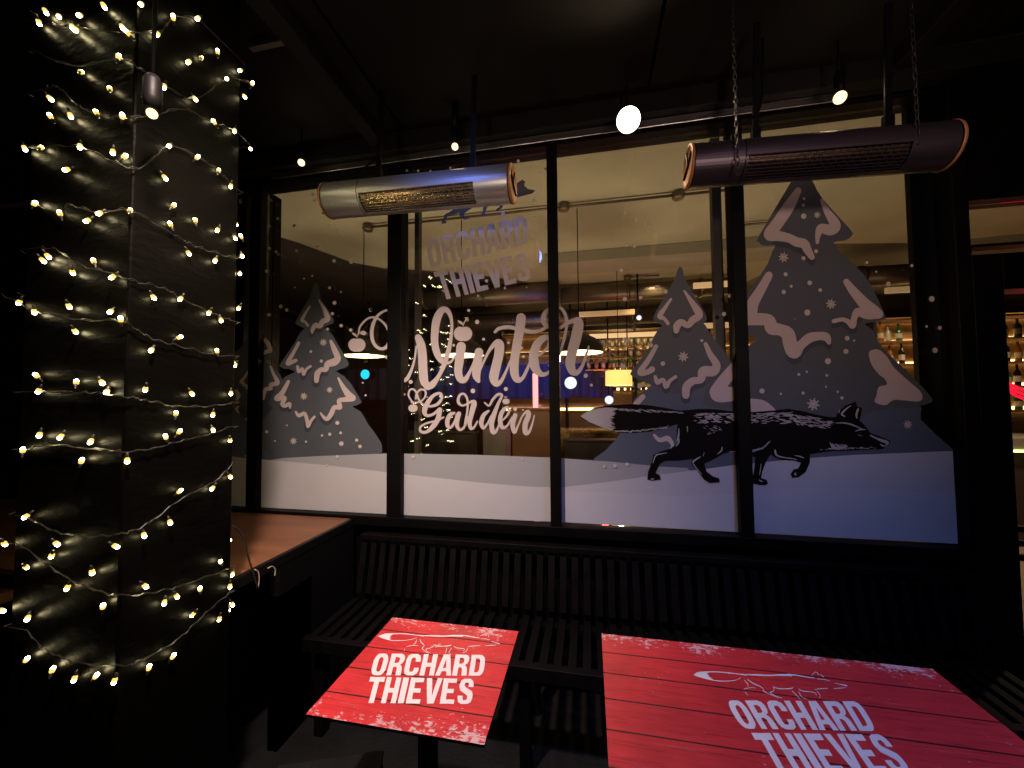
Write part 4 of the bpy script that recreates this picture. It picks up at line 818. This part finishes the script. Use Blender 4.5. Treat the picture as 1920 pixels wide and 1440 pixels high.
# ------------------------------------------------------------------ the bar behind the glass
b = MB(); b.box((-6, 2.16, -.1), (10, 7.6, .0)); tag(b.build('floor_inside', M['barfloor']), kind='structure')
b = MB(); b.box((-6, 2.27, 3.20), (10, 7.6, 3.26)); tag(b.build('ceiling_inside', M['bardark']), kind='structure')  # dark colour stands for the less lit part of the bar ceiling
zc = 3.10
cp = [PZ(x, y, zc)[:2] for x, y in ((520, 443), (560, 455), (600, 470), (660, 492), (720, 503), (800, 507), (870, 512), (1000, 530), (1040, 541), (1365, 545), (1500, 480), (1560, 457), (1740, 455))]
cp = [(-3.4, 2.27), (-3.2, 3.0)]+[tuple(p) for p in cp]+[(4.6, 4.6), (4.6, 2.27)]  # cream part is cut where the light on the ceiling ends
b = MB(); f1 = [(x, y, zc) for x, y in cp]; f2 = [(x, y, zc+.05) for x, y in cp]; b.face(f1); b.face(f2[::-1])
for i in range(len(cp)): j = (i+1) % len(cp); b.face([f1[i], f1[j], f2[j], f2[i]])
tag(b.build('ceiling_lit_part', M['beige']), kind='structure')
b = MB(); b.box((-6.1, 2.26, 0), (-6, 7.6, 3.2)); b.box((10, 2.26, 0), (10.1, 7.6, 3.2)); b.box((-6, 7.5, 0), (10, 7.6, 3.2)); tag(b.build('wall_inside', M['bardark']), kind='structure')
def cross(label, x0, x1, yy, z0, z1, y1=None, mt='band'):
    b = MB(); b.box((x0, yy, z0), (x1, y1 or yy+.25, z1)); return tag(b.build('ceiling_beam', M[mt], bevel=.005), label, 'beam', 'bar ceiling beams')
q = PZ(1200, 486, 3.0)
cross('shallow grey beam across the cream bar ceiling', -.45, 2.2, q[1]-.12, 2.98, 3.098, q[1]+.3)
# ducts
def duct(label, px0, px1, py, Y, r, mt='duct'):
    a, c = PY(px0, py, Y), PY(px1, py, Y); L = c[0]-a[0]
    t = MB(); t.tube([(0, 0, 0), (L, 0, 0)], r, 20)
    for k in range(int(L/.9)+1): t.tube([(.05+k*.9, 0, 0), (.09+k*.9, 0, 0)], r+.012, 20)
    o = t.build('air_duct', M[mt], smooth=False); o.location = tuple(a)
    for p_ in o.data.polygons: p_.use_smooth = len(p_.vertices) == 4
    return tag(o, label, 'duct', 'ducts under the bar ceiling')
duct('brown air duct crossing behind the block lettering', 790, 1050, 562, 5.2, .14)
duct('brown air duct crossing above the lamp-lit shelves', 1040, 1380, 556, 5.3, .11)
duct('brown air duct lower down behind the script lettering', 760, 1240, 612, 6.0, .13)
duct('brown air duct seen right of the tallest fir', 1600, 1760, 520, 5.4, .12)
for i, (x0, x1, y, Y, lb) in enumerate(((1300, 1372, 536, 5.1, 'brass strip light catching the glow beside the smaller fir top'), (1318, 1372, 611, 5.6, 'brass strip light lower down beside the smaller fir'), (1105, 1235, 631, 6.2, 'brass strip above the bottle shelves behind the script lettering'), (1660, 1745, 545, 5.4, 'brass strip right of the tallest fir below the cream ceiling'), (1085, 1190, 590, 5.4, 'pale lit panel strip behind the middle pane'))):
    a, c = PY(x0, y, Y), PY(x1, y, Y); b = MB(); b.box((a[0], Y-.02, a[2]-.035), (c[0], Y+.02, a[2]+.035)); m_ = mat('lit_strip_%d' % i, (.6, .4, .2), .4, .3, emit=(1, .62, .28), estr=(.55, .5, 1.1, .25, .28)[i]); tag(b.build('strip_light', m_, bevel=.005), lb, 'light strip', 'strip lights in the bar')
# conduits
def conduit(label, x0, y0, x1, Y, boxes, drop=None):
    a, c = PY(x0, y0, Y), PY(x1, y0, Y); t = empty('conduit', (a[0], Y, zc-.03)); tag(t, label, 'conduit', 'pipes under the cream bar ceiling')
    b = MB(); b.tube([(0, 0, 0), (c[0]-a[0], 0, 0)], .011, 8); b.build('pipe', M['duct'], t, smooth=True)
    for bx in boxes:
        p = PZ(bx[0], bx[1], zc-.03); b = MB(); b.lathe([(.001, -.03), (.04, -.03), (.045, -.02), (.045, .02), (.001, .025)], (p[0]-a[0], 0, 0), 14); b.build('junction_box', M['duct'], t, smooth=True)
yp = PZ(1057, 388, zc-.03)[1]
conduit('conduit with round boxes crossing the top of the middle panes', 680, 410, 1362, yp, ((682, 420), (1057, 387), (1270, 369)))
conduit('short conduit with one round box behind the smaller fir top', 1176, 520, 1236, PZ(1176, 520, zc-.03)[1], ((1176, 520),))
conduit('conduit crossing behind the top of the tallest fir', 1392, 420, 1560, PZ(1400, 421, zc-.03)[1], ())
# pendants
def pendant(label, px, py, Y, r=.19, e=7):
    p = PY(px, py, Y); t = empty('pendant_light', tuple(p)); tag(t, label, 'pendant', 'dome pendants in the bar')
    b = MB(); b.lathe([(r, 0), (r*.96, .05), (r*.7, .11), (r*.3, .15), (.03, .17), (.025, .22), (.001, .225)], n=32); b.build('shade', M['pend_out'], t, smooth=True)
    b = MB(); b.lathe([(r-.004, .001), (r*.95, .012), (r*.6, .02), (.001, .022)], n=32); b.build('diffuser', M['pend_in'], t, smooth=True)
    b = MB(); b.tube([(0, 0, .22), (0, 0, zc-.05-p[2])], .004, 6); b.build('flex', M['black'], t)
    l = lamp('pendant_glow', 'POINT', (0, 0, -.03), e, (1, .70, .38), .03); l.parent = t
pendant('dome pendant behind the apple at the start of the script', 681, 668, yp)
pendant('dome pendant glowing behind the first word of the script', 866, 667, yp)
pendant('dome pendant glowing behind the end of the script', 1086, 662, yp)
# drum lampshade
p = PY(1160, 709, 4.6); t = empty('drum_lamp', tuple(p)); tag(t, 'yellow drum lampshade glowing behind the panes above the fox tail', 'lamp')
r = .15; b = MB(); b.lathe([(r, -.085), (r*.98, .085)], n=32); b.build('lamp_shade', M['shade'], t, smooth=True)
b = MB(); b.lathe([(r*.99, -.083), (.001, -.078)], n=32); b.build('diffuser', emis('drum_glow', (1, .8, .4), 2.2), t)
b = MB(); b.tube([(0, 0, .08), (0, 0, zc-p[2])], .004, 6); b.build('flex', M['black'], t)
l = lamp('drum_glow_light', 'POINT', (0, 0, -.14), 9, (1, .7, .36), .03); l.parent = t
# coloured stage lamps
def spotty(label, px, py, Y, r, mt, name='stage_lamp'):
    p = PY(px, py, Y); t = empty(name, tuple(p)); tag(t, label, 'stage lamp', 'small stage lamps in the bar')
    b = MB(); b.lathe([(.001, 0), (r, -.0), (r*1.0, .01)], n=20); o = b.build('lens', M[mt], t); o.rotation_euler = (math.pi/2*1.0, 0, 0)
    b = MB(); b.lathe([(r*1.12, -.02), (r*1.15, .02), (r, .18), (r*.4, .22), (.001, .22)], n=20); o = b.build('housing', M['black'], t, smooth=True); o.rotation_euler = (-math.pi/2, 0, 0)
    b = MB(); b.box((-.01, .08, r), (.01, .10, zc-p[2])); b.build('bracket', M['black'], t)
spotty('small cyan stage lamp glowing beside the slate fir', 685, 702, 5.5, .075, 'cyan')
spotty('small white stage lamp glowing under the last script letter', 1070, 718, 5.5, .085, 'white')
spotty('small white downlight hanging between the brown ducts', 1198, 596, 5.0, .03, 'white')
spotty('small white lamp glowing just above the fox tail', 1142, 750, 5.8, .06, 'white')
# neon
p = PY(1004, 740, 4.9); t = MB(); t.tube([(0, 0, -.27), (0, 0, .27)], .034, 12)
o = t.build('neon_tube', M['pink'], smooth=True); o.location = tuple(p); tag(o, 'upright pink neon tube behind the end of the lettering', 'neon tube')
l = lamp('neon_glow', 'POINT', (p[0]+.1, p[1]-.2, p[2]), 4, (1, .2, .25), .03)
p = PY(1130, 700, 5.2); l = lamp('red_glow', 'POINT', tuple(p), 5, (1, .08, .06), .05)
nn = PY(1905, 733, 4.2); b = MB()
for k in range(3):
    b.tube([PY(1886+k*2, 716+k*8, 4.2)-nn, PY(1906, 726+k*8, 4.2)-nn, PY(1945, 742+k*8, 4.2)-nn], .012, 8)
o = b.build('neon_sign', M['red'], smooth=True); o.location = tuple(nn); tag(o, 'red neon strokes seen through the doorway', 'neon sign')
l = lamp('red_neon_glow', 'POINT', tuple(nn+np.array([-.1, -.25, 0])), 3, (1, .05, .08), .03)
# curtain / booth band
a, c = PY(640, 735, 5.9), PY(1150, 735, 5.9); zt, zb = PY(900, 686, 5.9)[2], PY(900, 748, 5.9)[2]
b = MB(); n = 160
for i in range(n):
    x = a[0]+(c[0]-a[0])*i/n; x2 = a[0]+(c[0]-a[0])*(i+1)/n; y_ = 5.9+.025*math.sin(i*.9); y2 = 5.9+.025*math.sin((i+1)*.9)
    b.face([(x, y_, zb), (x2, y2, zb), (x2, y2, zt), (x, y_, zt)])
tag(b.build('curtain', M['barblue'], smooth=True), 'blue-lit curtain across the bar behind the script lettering', 'curtain')
lamp('blue_wash', 'SPOT', (-.6, 4.6, 2.9), 70, (.08, .16, 1), .05, (-.8, 5.9, 1.6), 110, 1)
# pillar, furniture
q0, q1 = PY(905, 820, 4.6), PY(950, 820, 4.6)
b = MB(); b.box((q0[0], 4.6, 0), (q1[0], 4.85, 1.15)); tag(b.build('short_pillar', M['concrete'], bevel=.01), 'short grey concrete pillar below the script lettering', 'pillar')
for x0, x1, y0, y1, Y, mt, lb in ((760, 890, 812, 850, 4.3, 'pend_out', 'dark booth back below the start of the script'), (960, 1032, 770, 860, 4.5, 'barwood', 'reddish wooden booth below the pink neon'), (1060, 1160, 828, 870, 4.4, 'pend_out', 'dark booth back under the fox tail')):
    a, c = PY(x0, y0, Y), PY(x1, y1, Y); b = MB(); b.box((a[0], Y, 0), (c[0], Y+.12, a[2])); b.box((a[0]-.02, Y-.02, a[2]), (c[0]+.02, Y+.14, a[2]+.03)); tag(b.build('booth', M[mt], bevel=.01), lb, 'booth', 'booths in the bar')
a, c = PY(1040, 806, 4.9), PY(1185, 822, 4.9)
b = MB(); b.box((a[0]-.2, 4.9, a[2]-.04), (c[0]+.6, 5.3, a[2])); b.box((a[0], 5.0, 0), (c[0]+.4, 5.2, a[2]-.04)); tag(b.build('high_table', M['brass'], bevel=.006), 'brass-topped high table seen under the fox tail', 'table')
# back bar
bb = empty('back_bar', (2.5, 7.2, 0)); tag(bb, 'back bar of lit bottle shelves along the far wall', 'back bar'); bo = Vector((2.5, 7.2, 0))
shz = [1.30, 1.66, 2.02, 2.38, 2.72]
for z in shz:
    b = MB(); b.box((-1.6, 7.0, z-.03), (8.0, 7.35, z)); off(b, bo).build('shelf', M['barwood'], bb, bevel=.003)
    b = MB(); b.box((-1.6, 7.352, z+.002), (8.0, 7.372, z+.045)); off(b, bo).build('light_strip', M['strip'], bb)
b = MB(); b.box((-1.6, 7.375, .9), (8.0, 7.40, 2.8)); off(b, bo).build('back_panel', mat('mirror_panel', (.42, .28, .14), .4, .2, var=.4), bb)
for k in range(9):
    b = MB(); x = -1.6+k*1.2; b.box((x-.02, 6.99, .0), (x+.02, 7.374, 2.8)); off(b, bo).build('upright', M['blackwood'], bb)
b = MB(); b.box((-1.6, 6.9, 0), (8.0, 7.34, .95)); off(b, bo).build('cabinet', M['bardark'], bb, bevel=.004)
bt_m = [mat('amber_bottle', (.35, .12, .02), .12, var=.2), mat('green_bottle', (.03, .14, .04), .12, var=.2), mat('clear_bottle', (.5, .48, .42), .1, var=.1), mat('dark_bottle', (.02, .012, .008), .12, var=.2)]
lab_m = mat('paper_bottle_label', (.6, .55, .42), .7)
cap_m = mat('bottle_cap', (.05, .04, .03), .4)
protos = []
for i, (h, r) in enumerate(((.30, .038), (.28, .042), (.26, .036), (.32, .037))):
    b = MB(); b.lathe([(.001, 0), (r*.95, 0), (r, .006), (r, h*.58), (r*.85, h*.66), (r*.36, h*.76), (r*.34, h*.95), (.001, h*.95)], n=12); o = b.build('liquor_bottle', bt_m[i], smooth=True)
    b = MB(); b.lathe([(r+.001, h*.18), (r+.001, h*.45)], n=12); b.build('label', lab_m, o, smooth=True)
    b = MB(); b.lathe([(r*.38, h*.94), (r*.38, h), (.001, h)], n=10); b.build('cap', cap_m, o)
    protos.append(o)
names = ['amber', 'green', 'clear', 'dark']; used = set()
R9 = random.Random(11)
def place_bottle(i, loc, where):
    if i not in used: o = protos[i]; used.add(i)
    else: o = copy_tree(protos[i])
    o.location = loc; tag(o, '%s spirit bottle standing on the %s' % (names[i], where), 'bottle', '%s bottles on the %s' % (names[i], where))
for si, z in enumerate(shz[:4]):
    for x0, x1 in ((.05, 1.35), (3.95, 4.85), (5.75, 6.75)):
        x = x0
        while x < x1:
            if z == 1.30 and x0 == .05: x += .15; continue
            place_bottle(R9.randrange(4), (x, 7.12+R9.uniform(-.04, .06), z+.001), ['lowest lit shelf', 'second lit shelf', 'third lit shelf', 'top lit shelf'][si])
            x += R9.uniform(.085, .16)
# hanging rack of glasses
gr0 = PY(1098, 690, 5.6); gr1 = PY(1262, 690, 5.6); gw = gr1[0]-gr0[0]
gt = empty('glass_rack', tuple(gr0)); tag(gt, 'hanging glass rack above the yellow drum lampshade', 'rack')
rows = [PY(1160, y, 5.6)[2]-gr0[2] for y in (692, 670, 648)]
for z in rows:
    b = MB(); b.box((0, 0, z-.012), (gw, .25, z)); b.build('shelf', M['brass'], gt)
for x in (0, gw/2, gw):
    b = MB(); b.box((x-.008, .1, rows[0]-.012), (x+.008, .116, 3.19-gr0[2])); b.build('hanger', M['black'], gt)
tum = None; gm_ = mat('smoky_glassware', (.45, .36, .24), .12, .35, var=.3)
for ri, z in enumerate(rows):
    for k in range(12):
        if tum is None:
            b = MB(); b.lathe([(.001, 0), (.026, 0), (.036, .105), (.034, .105), (.024, .006), (.001, .006)], n=12); tum = b.build('tumbler', gm_, smooth=True); o = tum
        else: o = tum.copy(); col.objects.link(o)
        o.location = (gr0[0]+.05+k*(gw-.1)/11+R9.uniform(-.01, .01), gr0[1]+.06+R9.uniform(0, .12), gr0[2]+z+.001)
        w_ = ['lowest', 'middle', 'top'][ri]; tag(o, 'small glass tumbler standing on the %s shelf of the hanging rack' % w_, 'glass', 'tumblers on the %s rack shelf' % w_)
lamp('rack_downlight', 'SPOT', (.9, 4.9, 3.05), 70, (1, .74, .42), .05, (.75, 5.6, 1.9), 80, .8)
# bar counter seen through the doorway
bc = empty('bar_counter', (5, 5.2, 0)); tag(bc, 'dark bar counter with lime lit edge through the doorway', 'bar counter'); bo2 = Vector((5, 5.2, 0))
pz = PY(1895, 845, 4.9)[2]
b = MB(); b.box((3.9, 4.92, 0), (8, 5.4, pz-.02)); off(b, bo2).build('front', M['bardark'], bc)
b = MB(); b.box((3.9, 4.88, pz-.018), (8, 5.5, pz+.13)); off(b, bo2).build('counter_top', M['concrete'], bc, bevel=.004)
b = MB(); b.box((3.9, 4.865, pz-.012), (8, 4.878, pz+.012)); off(b, bo2).build('edge_light', M['limestrip'], bc)
# bench just inside the doorway
ib = empty('low_bench', (3.2, 3.3, 0)); tag(ib, 'dark low bench with two rails just inside the doorway', 'bench')
Yb = 2.9; za, zb2 = PY(1900, 992, Yb)[2], PY(1900, 1046, Yb)[2]
for z in (za, (za+zb2)/2, zb2):
    b = MB(); b.box((-.9, Yb-3.3, z-.018), (1.2, Yb-3.27, z+.018)); b.build('rail', M['black'], ib, bevel=.003)
for x in (-.9, 1.16):
    b = MB(); b.box((x, Yb-3.27+.001, 0), (x+.04, Yb-3.22, za)); b.build('leg', M['black'], ib)
# uplighters added to light the cream ceiling, hidden behind the snow banks; downlights are bare spots
def fill_uplight(label, x, y, z, e, tgt, ang=120, col_=(1, .78, .50)):
    t = empty('uplighter', (x, y, z)); tag(t, label, 'uplighter', 'added uplighters behind the window sill')
    b = MB(); b.lathe([(.001, 0), (.045, 0), (.05, .01), (.05, .09), (.046, .09), (.044, .02), (.001, .018)], n=20); b.build('housing', M['black'], t, smooth=True)
    b = MB(); b.box((-.03, -.03, -z), (.03, .03, -.001)); b.build('stand', M['black'], t)
    l = lamp('uplighter_fill', 'SPOT', (x, y, z+.10), e, col_, .16, tgt, ang, .9); return t
for x_, e_, w_ in ((-2.5, 90, 'farthest left'), (-1.4, 110, 'under the lettering'), (-.2, 130, 'under the lettering end'), (.9, 140, 'behind the fox haunches'), (2.2, 120, 'behind the fox head')):
    fill_uplight('added black uplighter hidden behind the snow bank, '+w_, x_, 2.75 if x_ < 1 else 2.9, .70, e_*(.50 if x_ < .5 else .27), (x_, 3.9, 3.1), 120)
lamp('bar_downlight', 'SPOT', (4.5, 4.2, 3.05), 110, (1, .74, .46), .05, (4.0, 3.9, 0), 110, .8)
lamp('bar_downlight', 'SPOT', (5.4, 6.2, 3.0), 50, (1, .7, .4), .05, (5.4, 7.2, 1.6), 90, .8)
lamp('bar_downlight', 'SPOT', (.6, 6.0, 3.0), 60, (1, .7, .4), .05, (.6, 7.2, 1.7), 100, .8)
lamp('bar_downlight', 'SPOT', (4.4, 6.0, 3.0), 50, (1, .7, .4), .05, (4.3, 7.2, 1.7), 90, .8)
